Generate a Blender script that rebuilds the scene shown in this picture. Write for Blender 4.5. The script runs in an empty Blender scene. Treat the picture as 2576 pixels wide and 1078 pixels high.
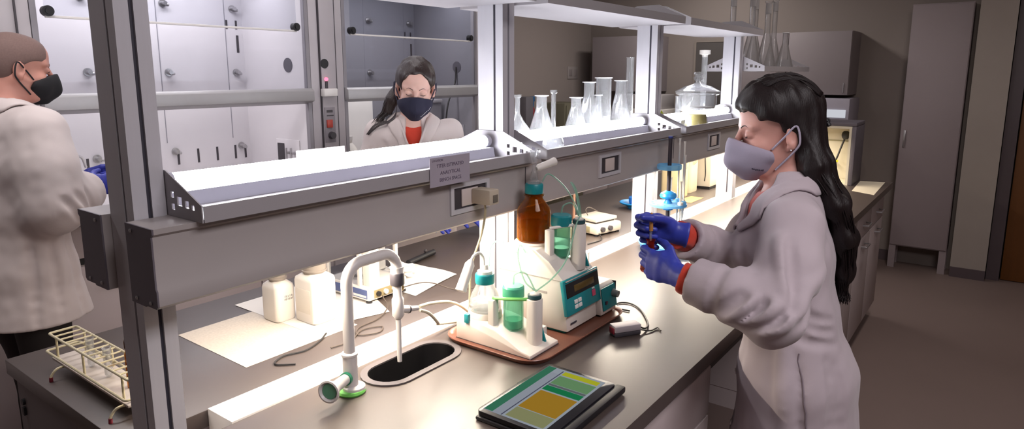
import bpy, bmesh, math, random
import numpy as np
from mathutils import Vector, Matrix, Euler

SC = bpy.context.scene
COL = SC.collection
R = math.radians
random.seed(7)

# ------------------------------------------------------------------ camera
cam_data = bpy.data.cameras.new('camera')
cam_data.sensor_width = 36.0
cam_data.lens = 1662.0 / 2576.0 * 36.0
cam_data.shift_y = -61.0 / 2576.0
cam_data.clip_start = 0.05
cam = bpy.data.objects.new('camera', cam_data)
COL.objects.link(cam)
cam.location = (0.0, 0.0, 1.62)
cam.rotation_euler = (R(90 - 10.03), 0.0, R(36.63 - 90))
SC.camera = cam

# ------------------------------------------------------------------ world, exposure
SC.view_settings.view_transform = 'Standard'
SC.view_settings.look = 'None'
SC.view_settings.gamma = 1.0
SC.view_settings.use_curve_mapping = False
SC.view_settings.exposure = 0.0
w = bpy.data.worlds.new('world')
SC.world = w
w.use_nodes = True
w.node_tree.nodes['Background'].inputs[0].default_value = (0.30, 0.31, 0.36, 1)
w.node_tree.nodes['Background'].inputs[1].default_value = 0.05
SC.cycles.use_denoising = True
SC.cycles.max_bounces = 10
SC.cycles.transparent_max_bounces = 24
SC.cycles.caustics_reflective = False
SC.cycles.caustics_refractive = False
SC.cycles.sample_clamp_indirect = 6.0
SC.cycles.blur_glossy = 0.5

# ------------------------------------------------------------------ room lamps; the ceiling ones are out of view
def area(name, loc, sx, sy, power, color, rot=(0, 0, 0), spread=180):
    l = bpy.data.lights.new(name, 'AREA')
    l.shape = 'RECTANGLE'
    l.size = sx; l.size_y = sy
    l.energy = power; l.color = color; l.spread = R(spread)
    o = bpy.data.objects.new(name, l)
    COL.objects.link(o)
    o.location = loc; o.rotation_euler = rot
    return o

COOL = (0.90, 0.93, 1.0)
WARM = (1.0, 0.87, 0.71)
POSTX = [0.541, 1.604, 2.675, 3.750, 4.825]      # shelf posts along the bench
area('unseen_ceiling_lamp', (0.75, -0.75, 2.68), 1.2, 0.9, 46.0, (1.0, 0.93, 0.96))
area('unseen_ceiling_lamp', (3.9, 0.2, 2.68), 1.2, 0.3, 16.0, (1.0, 0.90, 0.86))
area('unseen_ceiling_lamp', (0.5, 2.35, 2.68), 1.2, 0.3, 19.0, (1.0, 0.95, 0.95))
area('unseen_ceiling_lamp', (2.2, 2.3, 2.68), 0.9, 0.3, 9.0, (1.0, 0.95, 0.97))
area('unseen_ceiling_lamp', (5.3, 2.2, 2.68), 1.2, 0.3, 22.0, (1.0, 0.94, 0.91))  # unseen lamp added to brighten the far walls
# lamps inside the fume hoods
area('hood_lamp', (1.66, 3.42, 2.27), 1.0, 0.16, 11.0, (1.0, 0.96, 0.97))
area('hood_lamp', (3.1, 3.22, 2.27), 1.0, 0.12, 10.0, (1.0, 0.97, 0.98))
# lamps under the service raceways, front and back, one pair per bay
for i in range(4):
    cx = (POSTX[i] + POSTX[i + 1]) / 2
    for y, e in ((1.150, 11.5), (1.352, 3.4)):
        sh = 0.085 if i == 0 else 0.0        # the lamp in the first bay sits a little further along
        area('raceway_lamp', (cx + sh, y, 1.2235), 0.92 - 2 * sh, 0.022, e * (1 - sh), WARM)

# ------------------------------------------------------------------ materials
MATS = {}
def lin(c):
    if isinstance(c, str):
        c = tuple(int(c[i:i + 2], 16) / 255 for i in (0, 2, 4))
    return tuple((x / 12.92 if x <= 0.04045 else ((x + 0.055) / 1.055) ** 2.4) for x in c)

def P(name, col, rough=0.5, metal=0.0, var=0.05, scale=14.0, bump=0.0, bscale=120.0, spec=0.5, sheen=0.0, stretch=(1, 1, 1), coat=0.0, sss=0.0):
    """principled surface with a procedural two-tone variation and optional bump"""
    if name in MATS: return MATS[name]
    m = bpy.data.materials.new(name); m.use_nodes = True
    nt = m.node_tree; N = nt.nodes; L = nt.links
    b = N['Principled BSDF']
    c = lin(col)
    tc = N.new('ShaderNodeTexCoord')
    mp = N.new('ShaderNodeMapping'); mp.inputs['Scale'].default_value = stretch
    L.new(tc.outputs['Object'], mp.inputs['Vector'])
    nz = N.new('ShaderNodeTexNoise'); nz.inputs['Scale'].default_value = scale; nz.inputs['Detail'].default_value = 3
    L.new(mp.outputs[0], nz.inputs['Vector'])
    mx = N.new('ShaderNodeMix'); mx.data_type = 'RGBA'
    mx.inputs[6].default_value = (*[max(0, x * (1 - var)) for x in c], 1)
    mx.inputs[7].default_value = (*[min(1, x * (1 + var)) for x in c], 1)
    L.new(nz.outputs['Fac'], mx.inputs[0]); L.new(mx.outputs[2], b.inputs['Base Color'])
    b.inputs['Roughness'].default_value = rough; b.inputs['Metallic'].default_value = metal
    b.inputs['Specular IOR Level'].default_value = spec
    b.inputs['Sheen Weight'].default_value = sheen
    b.inputs['Coat Weight'].default_value = coat
    if sss:
        b.inputs['Subsurface Weight'].default_value = sss
        b.inputs['Subsurface Radius'].default_value = (0.02, 0.008, 0.004)
        b.inputs['Subsurface Scale'].default_value = 0.4
    if bump:
        n2 = N.new('ShaderNodeTexNoise'); n2.inputs['Scale'].default_value = bscale; n2.inputs['Detail'].default_value = 2
        L.new(mp.outputs[0], n2.inputs['Vector'])
        bp = N.new('ShaderNodeBump'); bp.inputs['Strength'].default_value = bump; bp.inputs['Distance'].default_value = 0.004
        L.new(n2.outputs['Fac'], bp.inputs['Height']); L.new(bp.outputs[0], b.inputs['Normal'])
    MATS[name] = m
    return m

def G(name, tint=(0.97, 0.98, 0.98), refl=0.5, rough=0.03, body=None, bodyfac=0.0):
    """thin clear wall: see-through face on, mirror-like at grazing angles, optional milky body"""
    if name in MATS: return MATS[name]
    m = bpy.data.materials.new(name); m.use_nodes = True
    nt = m.node_tree; N = nt.nodes; L = nt.links; N.clear()
    out = N.new('ShaderNodeOutputMaterial')
    tr = N.new('ShaderNodeBsdfTransparent'); tr.inputs[0].default_value = (*tint, 1)
    gl = N.new('ShaderNodeBsdfGlossy'); gl.inputs['Roughness'].default_value = rough
    lw = N.new('ShaderNodeLayerWeight'); lw.inputs['Blend'].default_value = 0.25
    nz = N.new('ShaderNodeTexNoise'); nz.inputs['Scale'].default_value = 9
    ad = N.new('ShaderNodeMath'); ad.operation = 'MULTIPLY_ADD'; ad.inputs[1].default_value = 0.04; ad.inputs[2].default_value = refl - 0.02
    L.new(nz.outputs['Fac'], ad.inputs[0])
    mu = N.new('ShaderNodeMath'); mu.operation = 'MULTIPLY'
    L.new(lw.outputs['Facing'], mu.inputs[0]); L.new(ad.outputs[0], mu.inputs[1])
    ms = N.new('ShaderNodeMixShader')
    L.new(mu.outputs[0], ms.inputs[0]); L.new(tr.outputs[0], ms.inputs[1]); L.new(gl.outputs[0], ms.inputs[2])
    last = ms
    if body:
        df = N.new('ShaderNodeBsdfDiffuse'); df.inputs[0].default_value = (*lin(body), 1)
        tl = N.new('ShaderNodeBsdfTranslucent'); tl.inputs[0].default_value = (*lin(body), 1)
        m3 = N.new('ShaderNodeMixShader'); m3.inputs[0].default_value = 0.45
        L.new(df.outputs[0], m3.inputs[1]); L.new(tl.outputs[0], m3.inputs[2])
        m2 = N.new('ShaderNodeMixShader'); m2.inputs[0].default_value = bodyfac
        L.new(ms.outputs[0], m2.inputs[1]); L.new(m3.outputs[0], m2.inputs[2]); last = m2
    L.new(last.outputs[0], out.inputs[0])
    MATS[name] = m
    return m

def EM(name, col, strength):
    if name in MATS: return MATS[name]
    m = bpy.data.materials.new(name); m.use_nodes = True
    nt = m.node_tree; N = nt.nodes; L = nt.links; N.clear()
    out = N.new('ShaderNodeOutputMaterial'); e = N.new('ShaderNodeEmission')
    e.inputs[0].default_value = (*col, 1); e.inputs[1].default_value = strength
    L.new(e.outputs[0], out.inputs[0]); MATS[name] = m
    return m

# ------------------------------------------------------------------ mesh builder
def frame(z, x=None):
    z = Vector(z).normalized()
    x = Vector(x) if x is not None else (Vector((1, 0, 0)) if abs(z.x) < 0.9 else Vector((0, 1, 0)))
    y = z.cross(x).normalized(); x = y.cross(z).normalized()
    return x, y, z

def spline(pts, n=8):
    """Catmull-Rom through the points"""
    p = [Vector(q) for q in pts]
    if len(p) < 3: return p
    p = [p[0] * 2 - p[1]] + p + [p[-1] * 2 - p[-2]]
    out = []
    for i in range(1, len(p) - 2):
        for k in range(n):
            t = k / n
            a, b, c, d = p[i - 1], p[i], p[i + 1], p[i + 2]
            out.append(0.5 * (2 * b + (c - a) * t + (2 * a - 5 * b + 4 * c - d) * t * t + (3 * b - a - 3 * c + d) * t ** 3))
    out.append(p[-2])
    return out

class MB:
    def __init__(s): s.v = []; s.f = []; s.M = None
    def add(s, vs, fs):
        b = len(s.v)
        s.v += [(s.M @ Vector(v)) if s.M else Vector(v) for v in vs]
        s.f += [tuple(i + b for i in f) for f in fs]
        return s
    def bm(s, bm):
        bm.verts.index_update()
        s.add([v.co.copy() for v in bm.verts], [tuple(v.index for v in f.verts) for f in bm.faces]); bm.free(); return s
    def box(s, x0, y0, z0, x1, y1, z1, bev=0.0, seg=2):
        bm = bmesh.new(); bmesh.ops.create_cube(bm, size=1)
        for v in bm.verts:
            v.co = Vector(((x0 + x1) / 2 + v.co.x * (x1 - x0), (y0 + y1) / 2 + v.co.y * (y1 - y0), (z0 + z1) / 2 + v.co.z * (z1 - z0)))
        if bev > 0: bmesh.ops.bevel(bm, geom=bm.edges[:], offset=min(bev, 0.45 * min(abs(x1 - x0), abs(y1 - y0), abs(z1 - z0))), segments=seg, affect='EDGES', profile=0.5)
        return s.bm(bm)
    def prism(s, poly, axis, lo, hi, bev=0.0):
        """poly: 2D outline; axis x -> (y,z), y -> (x,z), z -> (x,y)"""
        f = {'x': lambda a, b, t: (t, a, b), 'y': lambda a, b, t: (a, t, b), 'z': lambda a, b, t: (a, b, t)}[axis]
        bm = bmesh.new()
        v0 = [bm.verts.new(f(a, b, lo)) for a, b in poly]; v1 = [bm.verts.new(f(a, b, hi)) for a, b in poly]
        n = len(poly)
        bm.faces.new(v0); bm.faces.new(v1[::-1])
        for i in range(n): bm.faces.new((v0[i], v1[i], v1[(i + 1) % n], v0[(i + 1) % n]))
        bmesh.ops.recalc_face_normals(bm, faces=bm.faces[:])
        if bev > 0: bmesh.ops.bevel(bm, geom=bm.edges[:], offset=bev, segments=2, affect='EDGES', profile=0.5)
        return s.bm(bm)
    def plate(s, outer, holes, axis, lo, hi):
        """flat plate with holes through it"""
        f = {'x': lambda a, b, t: (t, a, b), 'y': lambda a, b, t: (a, t, b), 'z': lambda a, b, t: (a, b, t)}[axis]
        bm = bmesh.new(); loops = []
        for lp in [outer] + holes:
            vs = [bm.verts.new(f(a, b, lo)) for a, b in lp]
            loops.append(vs)
            for i in range(len(vs)): bm.edges.new((vs[i], vs[(i + 1) % len(vs)]))
        bmesh.ops.triangle_fill(bm, edges=bm.edges[:], use_beauty=True, use_dissolve=False)
        r = bmesh.ops.extrude_face_region(bm, geom=bm.faces[:])
        d = Vector(f(0, 0, hi - lo))
        for v in [g for g in r['geom'] if isinstance(g, bmesh.types.BMVert)]: v.co += d
        bmesh.ops.recalc_face_normals(bm, faces=bm.faces[:])
        return s.bm(bm)
    def ring(s, c, x, y, r, n, ry=None):
        ry = r if ry is None else ry
        return [Vector(c) + x * (math.cos(2 * math.pi * i / n) * r) + y * (math.sin(2 * math.pi * i / n) * ry) for i in range(n)]
    def sweep(s, rings, cap=True, closed=False):
        n = len(rings[0]); vs = [v for r in rings for v in r]; fs = []; m = len(rings)
        for k in range(m if closed else m - 1):
            for i in range(n):
                a = k * n + i; b = k * n + (i + 1) % n; c = ((k + 1) % m) * n
                fs.append((a, b, c + (i + 1) % n, c + i))
        if cap and not closed: fs.append(tuple(range(n))[::-1]); fs.append(tuple((m - 1) * n + i for i in range(n)))
        return s.add(vs, fs)
    def cyl(s, p0, p1, r0, r1=None, n=24):
        r1 = r0 if r1 is None else r1
        x, y, z = frame(Vector(p1) - Vector(p0))
        return s.sweep([s.ring(p0, x, y, r0, n), s.ring(p1, x, y, r1, n)])
    def tube(s, pts, r, n=10, closed=False, smooth=0):
        p = spline(pts, smooth) if smooth else [Vector(q) for q in pts]
        m = len(p); rings = []; px = None
        for i in range(m):
            if closed: t = p[(i + 1) % m] - p[i - 1]
            else: t = p[min(i + 1, m - 1)] - p[max(i - 1, 0)]
            if t.length < 1e-9: t = Vector((0, 0, 1))
            x, y, z = frame(t, px if px is not None and abs(px.dot(t.normalized())) < 0.95 else None); px = x
            rr = r(i / (m - 1)) if callable(r) else r
            rings.append(s.ring(p[i], x, y, rr, n))
        return s.sweep(rings, True, closed)
    def lathe(s, prof, c=(0, 0, 0), n=32, axis=(0, 0, 1), xdir=None):
        """profile of (radius, height); r = 0 closes to a point"""
        x, y, z = frame(axis, xdir); rings = []
        for r, h in prof: rings.append(s.ring(Vector(c) + z * h, x, y, max(r, 1e-5), n))
        return s.sweep(rings, True)
    def ball(s, c, r, n=16):
        r = (r, r, r) if not isinstance(r, (tuple, list)) else r
        vs = []; fs = []
        rings = []
        for i in range(1, n // 2):
            a = math.pi * i / (n // 2)
            rings.append([Vector((c[0] + r[0] * math.sin(a) * math.cos(2 * math.pi * j / n), c[1] + r[1] * math.sin(a) * math.sin(2 * math.pi * j / n), c[2] - r[2] * math.cos(a))) for j in range(n)])
        return s.sweep(rings, True)
    def grid(s, rows, thick=0.0):
        """surface through rows of points, thickened along z"""
        m = len(rows); n = len(rows[0]); vs = [Vector(p) for r in rows for p in r]
        fs = [(i * n + j, i * n + j + 1, (i + 1) * n + j + 1, (i + 1) * n + j) for i in range(m - 1) for j in range(n - 1)]
        if thick:
            k = len(vs); vs += [v - Vector((0, 0, thick)) for v in vs]
            fs += [tuple(i + k for i in f[::-1]) for f in fs]
            bd = [i for i in range(n)] + [i * n + n - 1 for i in range(1, m)] + [(m - 1) * n + j for j in range(n - 2, -1, -1)] + [i * n for i in range(m - 2, 0, -1)]
            for a, b in zip(bd, bd[1:] + bd[:1]): fs.append((a, a + k, b + k, b))
        return s.add(vs, fs)
    def build(s, name, m, parent=None, world=False, ang=38, flip=True):
        me = bpy.data.meshes.new(name)
        vs = s.v
        org = Vector((0, 0, 0))
        if parent is None:
            lo = Vector((min(v.x for v in vs), min(v.y for v in vs), min(v.z for v in vs))); hi = Vector((max(v.x for v in vs), max(v.y for v in vs), 0))
            org = Vector(((lo.x + hi.x) / 2, (lo.y + hi.y) / 2, lo.z))
            vs = [v - org for v in vs]
        elif world:
            iv = wm(parent).inverted(); vs = [iv @ v for v in vs]
        me.from_pydata([tuple(v) for v in vs], [], s.f)
        if flip:
            b = bmesh.new(); b.from_mesh(me); bmesh.ops.recalc_face_normals(b, faces=b.faces[:]); b.to_mesh(me); b.free()
        me.shade_smooth()
        if ang < 180: me.set_sharp_from_angle(angle=R(ang))
        me.materials.append(m)
        o = bpy.data.objects.new(name, me); COL.objects.link(o)
        if parent is not None: o.parent = parent
        o.location = org
        return o

def wm(o):
    m = Matrix.LocRotScale(o.location, o.rotation_euler, o.scale)
    return wm(o.parent) @ m if o.parent else m

def tag(o, label, cat, group=None, kind=None):
    if label: o['label'] = label
    if cat: o['category'] = cat
    if group: o['group'] = group
    if kind: o['kind'] = kind
    return o

def thing(name, label, cat, loc=(0, 0, 0), rz=0.0, group=None):
    o = bpy.data.objects.new(name, None); COL.objects.link(o)
    o.empty_display_size = 0.05
    o.location = loc; o.rotation_euler = (0, 0, rz)
    return tag(o, label, cat, group)

def dup(o, loc=None, rz=None, label=None, parent=None):
    c = o.copy(); COL.objects.link(c)
    if parent is not None: c.parent = parent
    if loc is not None: c.location = loc
    if rz is not None: c.rotation_euler = (0, 0, rz)
    if label: c['label'] = label
    for ch in [q for q in bpy.data.objects if q.parent == o]: dup(ch, parent=c)
    return c

def structure(name, mb, m):
    o = mb.build(name, m); o['kind'] = 'structure'; return o

def text(name, body, size, m, parent, loc, xdir, updir, thick=0.0004, align='CENTER', world=True):
    """raised lettering: centred at loc, reading along xdir"""
    cu = bpy.data.curves.new(name, 'FONT'); cu.body = body; cu.size = size; cu.extrude = thick
    cu.align_x = align; cu.align_y = 'CENTER'; cu.materials.append(m); cu.resolution_u = 2
    o = bpy.data.objects.new(name, cu); COL.objects.link(o)
    x = Vector(xdir).normalized(); y = Vector(updir).normalized(); z = x.cross(y).normalized(); y = z.cross(x)
    M = Matrix((x, y, z)).transposed().to_4x4(); M.translation = Vector(loc)
    me = bpy.data.meshes.new_from_object(o.evaluated_get(bpy.context.evaluated_depsgraph_get()))
    bpy.data.objects.remove(o); bpy.data.curves.remove(cu); me.name = name
    if not me.materials: me.materials.append(m)
    o = bpy.data.objects.new(name, me); COL.objects.link(o)
    o.parent = parent
    if world: M = wm(parent).inverted() @ M
    o.location = M.to_translation(); o.rotation_euler = M.to_euler()
    return o

def oval(cx, cy, lx, ly, n=12):
    """stadium outline, lx long, ly wide"""
    r = ly / 2; d = lx / 2 - r; out = []
    for i in range(n + 1):
        a = -math.pi / 2 + math.pi * i / n; out.append((cx + d + r * math.cos(a), cy + r * math.sin(a)))
    for i in range(n + 1):
        a = math.pi / 2 + math.pi * i / n; out.append((cx - d + r * math.cos(a), cy + r * math.sin(a)))
    return out

def rrect(x0, y0, x1, y1, r, n=6):
    out = []
    for cx, cy, a0 in ((x1 - r, y0 + r, -90), (x1 - r, y1 - r, 0), (x0 + r, y1 - r, 90), (x0 + r, y0 + r, 180)):
        for i in range(n + 1):
            a = R(a0 + 90 * i / n); out.append((cx + r * math.cos(a), cy + r * math.sin(a)))
    return out
# ================================================================== materials used by the room and bench
M_wall = P('wall_paint', '9a8f8a', 0.85, var=0.03, scale=3, bump=0.05, bscale=400)
M_wallfar = P('far_wall_paint', '8e847e', 0.85, var=0.03, scale=3, bump=0.05, bscale=400)
M_floor = P('floor_vinyl', '7d6c66', 0.55, var=0.07, scale=2.5, bump=0.03, bscale=60)
M_ceil = P('ceiling_tile', 'b8b2ac', 0.9, var=0.03)
M_top = P('dark_epoxy', '4a403c', 0.38, var=0.10, scale=6, spec=1.0, bump=0.012, bscale=500)
M_cab = P('cabinet_white', 'bdb0b0', 0.5, var=0.02)
M_kick = P('kick_black', '161416', 0.6)
M_alu = P('brushed_aluminium', 'c2c0c6', 0.45, metal=0.12, var=0.04, scale=10, stretch=(20, 20, 1), bump=0.02)
M_groove = P('post_groove', '3c3a44', 0.6, metal=0.2)
M_race = P('raceway_grey', 'a49d9c', 0.45, metal=0.03, var=0.03, scale=8)
M_raceend = P('raceway_end_grey', '605a62', 0.5, var=0.03)
M_shelf = P('shelf_grey', 'a09ca0', 0.42, metal=0.1, var=0.03)
M_white = P('white_enamel', 'dcd8d6', 0.4, var=0.02)
M_strip = P('white_strip', 'f2eee8', 0.45, var=0.02, scale=30)
M_black = P('black_plastic', '141318', 0.45, var=0.1)
M_steel = P('steel', 'b8b6b8', 0.3, metal=0.9, var=0.03)
M_chrome = P('chrome', 'd0d0d2', 0.18, metal=1.0)
M_dkgrey = P('dark_grey', '3b373c', 0.5, var=0.05)
M_pl = P('white_plastic', 'dfdad4', 0.4, var=0.02)
M_tube = EM('lamp_tube', (0.93, 0.95, 1.0), 55.0)
M_wood = P('door_wood', '6a3f16', 0.5, var=0.25, scale=4, stretch=(1, 6, 0.4))
M_frame = P('door_frame_paint', '54484c', 0.5)
M_hood = P('hood_grey', 'b4aeb2', 0.5, var=0.03, metal=0.1)
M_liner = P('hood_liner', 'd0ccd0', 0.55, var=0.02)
M_liner2 = P('hood_liner_dimmed', '85838b', 0.55, var=0.02)  # darker copy of the liner: the hood's dimness put into colour
M_glass = G('sash_glass', (0.90, 0.91, 0.93), 0.45, 0.04)
M_clear = G('clear_glass', (0.95, 0.96, 0.97), 1.1, 0.06, body='ffffff', bodyfac=0.10)  # white body painted in for the glow of backlit glass
M_dull = G('dull_glass', (0.93, 0.93, 0.93), 0.9, 0.12, body='d8d4d4', bodyfac=0.10)  # greyer, duller body than the clear glass

# ================================================================== room shell
structure('floor', MB().box(-2.6, -3.1, -0.08, 6.6, 3.85, 0.0), M_floor)
structure('ceiling', MB().box(-2.6, -3.1, 2.75, 6.6, 3.85, 2.83), M_ceil)
structure('wall_left', MB().box(-2.6, 3.75, 0, 6.6, 3.85, 2.75), M_wall)
structure('wall_far', MB().box(6.5, -3.1, 0, 6.6, 3.75, 2.75), M_wallfar)
structure('wall_right', MB().box(-2.6, -3.1, 0, 6.5, -3.0, 2.75), M_wallfar)
structure('wall_near', MB().box(-2.6, -3.0, 0, -2.5, 3.75, 2.75), M_wall)
structure('wall_pier', MB().box(6.27, 0.0, 0, 6.5, 0.235, 2.75), P('pier_paint', 'a0968e', 0.85, var=0.03, bump=0.05, bscale=400))
structure('baseboard_far', MB().box(6.485, 0.70, 0, 6.5, 3.75, 0.09), M_frame)
structure('baseboard_pier', MB().box(6.258, 0.0, 0, 6.27, 0.235, 0.08), M_frame)
structure('baseboard_left', MB().box(3.98, 3.735, 0, 6.45, 3.75, 0.09), M_frame)
# the wooden door beside the pier
d = thing('door_1', 'brown wooden door in a dark frame beside the grey wall pier', 'door', (6.40, -0.5, 0)); d['kind'] = 'structure'
MB().box(-0.02, -0.46, 0.005, 0.03, 0.40, 2.09, 0.002).build('leaf', M_wood, d)
f = MB(); f.box(-0.06, 0.41, 0, 0.10, 0.495, 2.18); f.box(-0.06, -0.56, 0, 0.10, -0.47, 2.18); f.box(-0.06, -0.47, 2.10, 0.10, 0.41, 2.18)
f.build('door_frame', M_frame, d)
h = MB(); h.cyl((-0.02, -0.40, 1.0), (-0.07, -0.40, 1.0), 0.011); h.tube([(-0.07, -0.40, 1.0), (-0.072, -0.36, 1.0), (-0.072, -0.28, 1.0)], 0.009)
h.build('handle', M_steel, d)
structure('wall_lintel', MB().box(6.34, -1.06, 2.18, 6.5, 0.0, 2.75), M_wallfar)

# ================================================================== island bench
# service strip, worktops
o = MB().box(0.66, 1.2055, 0.80, 4.93, 1.2995, 0.918, 0.002).build('service_strip', M_strip)
tag(o, 'white service strip running down the middle of the dark bench top', 'strip')
SK = (1.090, 1.117, 0.265, 0.112)       # cup sink: centre and size
wt = MB(); wt.plate([(0.491, 0.549), (4.95, 0.549), (4.95, 1.204), (0.491, 1.204)], [oval(SK[0], SK[1], SK[2], SK[3])], 'z', 0.875, 0.914)
wt.box(0.491, 0.549, 0.8751, 0.497, 0.5491, 0.9139)
o = wt.build('worktop', M_top); tag(o, 'near half of the dark worktop, with the oval sink and titrator', 'worktop', 'dark bench worktops')
o = MB().box(0.491, 1.301, 0.875, 4.95, 1.951, 0.914, 0.003).build('worktop', M_top)
tag(o, 'far half of the dark worktop, with the papers and white bottles', 'worktop', 'dark bench worktops')
MB()
# base cabinets under the bench
def base_cabinet(x0, x1, yf, yb, label, cols=1, handle=True, group=None, open_top=False):
    """yf is the front plane, yb the back plane"""
    t = thing('base_cabinet', label, 'cabinet', ((x0 + x1) / 2, (yf + yb) / 2, 0), 0, group)
    sgn = 1 if yb > yf else -1
    W = (x1 - x0) / 2; F = yf - (yf + yb) / 2; B = yb - (yf + yb) / 2
    c = MB(); zc = 0.72 if open_top else 0.874; y_0, y_1 = min(F + 0.02 * sgn, B), max(F + 0.02 * sgn, B)
    c.box(-W, y_0, 0.10, W, y_1, zc)
    if open_top:
        for a in ((-W, y_0, -W + 0.016, y_1), (W - 0.016, y_0, W, y_1), (-W + 0.016, y_0, W - 0.016, y_0 + 0.016), (-W + 0.016, y_1 - 0.012, W - 0.016, y_1)): c.box(a[0], a[1], zc, a[2], a[3], 0.874)
    c.box(-W + 0.004, min(F + 0.06 * sgn, B), 0.0, W - 0.004, max(F + 0.06 * sgn, B), 0.10)
    c.build('carcass', M_cab, t)
    n = cols
    for i in range(n):
        a = -W + 2 * W * i / n + 0.004; b = -W + 2 * W * (i + 1) / n - 0.004
        dr = MB().box(a, min(F, F + 0.019 * sgn), 0.695, b, max(F, F + 0.019 * sgn), 0.835, 0.002).build('drawer', M_cab, t)
        do = MB().box(a, min(F, F + 0.019 * sgn), 0.105, b, max(F, F + 0.019 * sgn), 0.688, 0.002).build('door', M_cab, t)
        if handle:
            m = (a + b) / 2
            for par, z in ((dr, 0.765), (do, 0.64)):
                q = MB(); y = F - 0.028 * sgn
                q.tube([(m - 0.055, F, z), (m - 0.055, y, z), (m + 0.055, y, z), (m + 0.055, F, z)], 0.006, 8)
                q.build('handle', M_steel, par)
    return t
base_cabinet(0.515, 0.905, 0.575, 1.20, 'white base cabinet under the near worktop by the open bench end')
base_cabinet(0.910, 1.69, 0.575, 1.20, 'white base cabinet under the sink and the tablet, beside the kneehole', 1, open_top=True)
base_cabinet(3.05, 3.95, 0.585, 1.20, 'white base cabinet behind the woman with the ponytailed dark hair', 2)
base_cabinet(3.955, 4.90, 0.585, 1.20, 'white base cabinet at the far end under the pale paper', 2)
base_cabinet(0.515, 1.90, 1.925, 1.31, 'white base cabinet under the far worktop below the test tube rack', 2)
base_cabinet(1.905, 4.90, 1.925, 1.31, 'white base cabinet under the far worktop behind the woman in navy mask', 4)
o = MB().box(1.695, 1.16, 0.0, 3.045, 1.20, 0.874).build('kneehole_panel', M_dkgrey); tag(o, 'dark back panel of the kneehole under the near worktop', 'panel')
o = MB().box(1.695, 0.60, 0.79, 3.045, 0.615, 0.8745).build('apron_rail', M_dkgrey); tag(o, 'dark apron rail above the open kneehole', 'rail')

# end panel with a lock, at the near end of the island
t = thing('bench_cladding', 'grey bench end panel with small black lock beneath the test tube rack', 'panel', (0.505, 1.25, 0))
MB().box(-0.006, -0.66, 0.10, 0.008, 0.66, 0.874).build('board', P('end_grey', '6f686a', 0.5), t)
q = MB(); q.cyl((-0.006, 0.622, 0.822), (-0.012, 0.622, 0.822), 0.008); q.box(-0.012, 0.616, 0.788, -0.006, 0.628, 0.808); q.build('lock', M_black, t)

# ------------------------------------------------------------------ shelf posts
POSTLAB = ['nearest grey shelf post, standing at the open end of the bench', 'shelf post between the lit empty shelf and the flask shelf',
           'shelf post between the flask shelf and the desiccator shelf', 'shelf post at the far end of the desiccator shelf',
           'last shelf post, behind the dark hair of the near woman']
def post(x, lab, top=1.93):
    t = thing('shelf_post', lab, 'post', (x, 1.2525, 0.0), 0, 'shelf posts along the bench')
    a, b = 0.0285, 0.047; g = 0.004; dd = 0.006
    # extruded profile with a slot down the middle of every face
    out = [(-a, -b), (-g, -b), (-g, -b + dd), (g, -b + dd), (g, -b), (a, -b), (a, -g - 0.016), (a - dd, -g - 0.016), (a - dd, g - 0.016), (a, g - 0.016),
           (a, b), (g, b), (g, b - dd), (-g, b - dd), (-g, b), (-a, b), (-a, g - 0.016), (-a + dd, g - 0.016), (-a + dd, -g - 0.016), (-a, -g - 0.016)]
    MB().prism(out, 'z', 0.9182 if x > 0.6 else 0.0, top).build('profile', M_alu, t)
    s = MB()
    s.box(-g, -b + dd - 0.0008, 0.95, g, -b + dd + 0.0002, top - 0.01); s.box(-a + dd - 0.0008, -g - 0.016, 0.95, -a + dd + 0.0002, g - 0.016, top - 0.01)
    s.build('slot_liner', M_groove, t)
    MB().box(-a + 0.001, -b + 0.001, top, a - 0.001, b - 0.001, top + 0.004, 0.001).build('cap', M_black, t)
    return t
for x, lab in zip(POSTX, POSTLAB):
    post(x, lab, 2.6 if x < 0.6 else 1.875 if x < 3.9 else 1.70)

# ------------------------------------------------------------------ service raceways (front and back)
def raceway(sg, label):
    """sg = -1 in front of the posts, +1 behind"""
    t = thing('service_raceway', label, 'raceway', (0, 1.2525, 0), 0, 'service raceways on the posts')
    L0, L1 = 0.495, 4.93
    i, f = 0.049 * sg, 0.146 * sg          # inner and front plane, off the post centre line
    y = lambda v: v * sg
    pr = [(0.049, 1.232), (0.049, 1.3662), (0.146, 1.3662), (0.146, 1.357), (0.140, 1.352), (0.140, 1.263), (0.143, 1.258), (0.143, 1.232), (0.138, 1.227), (0.100, 1.227), (0.100, 1.2245), (0.049, 1.2245)]
    MB().prism([(y(a), z) for a, z in pr], 'x', L0 + 0.003, L1 - 0.003).build('housing', M_race, t)
    for a, b in ((L0, L0 + 0.003), (L1 - 0.003, L1)): MB().prism([(y(u), z) for u, z in pr], 'x', a, b).build('end_cap', M_raceend, t)
    for yy, zz in ((0.07, 1.235), (0.12, 1.235), (0.07, 1.355)): MB().ball((L0 - 0.001, y(yy), zz), (0.002, 0.004, 0.004), 8).build('screw', M_steel, t)
    return t
rf = raceway(-1, 'long grey service raceway with sockets, facing the near worktop')
rb = raceway(1, 'long grey service raceway on the far side of the posts')
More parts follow.
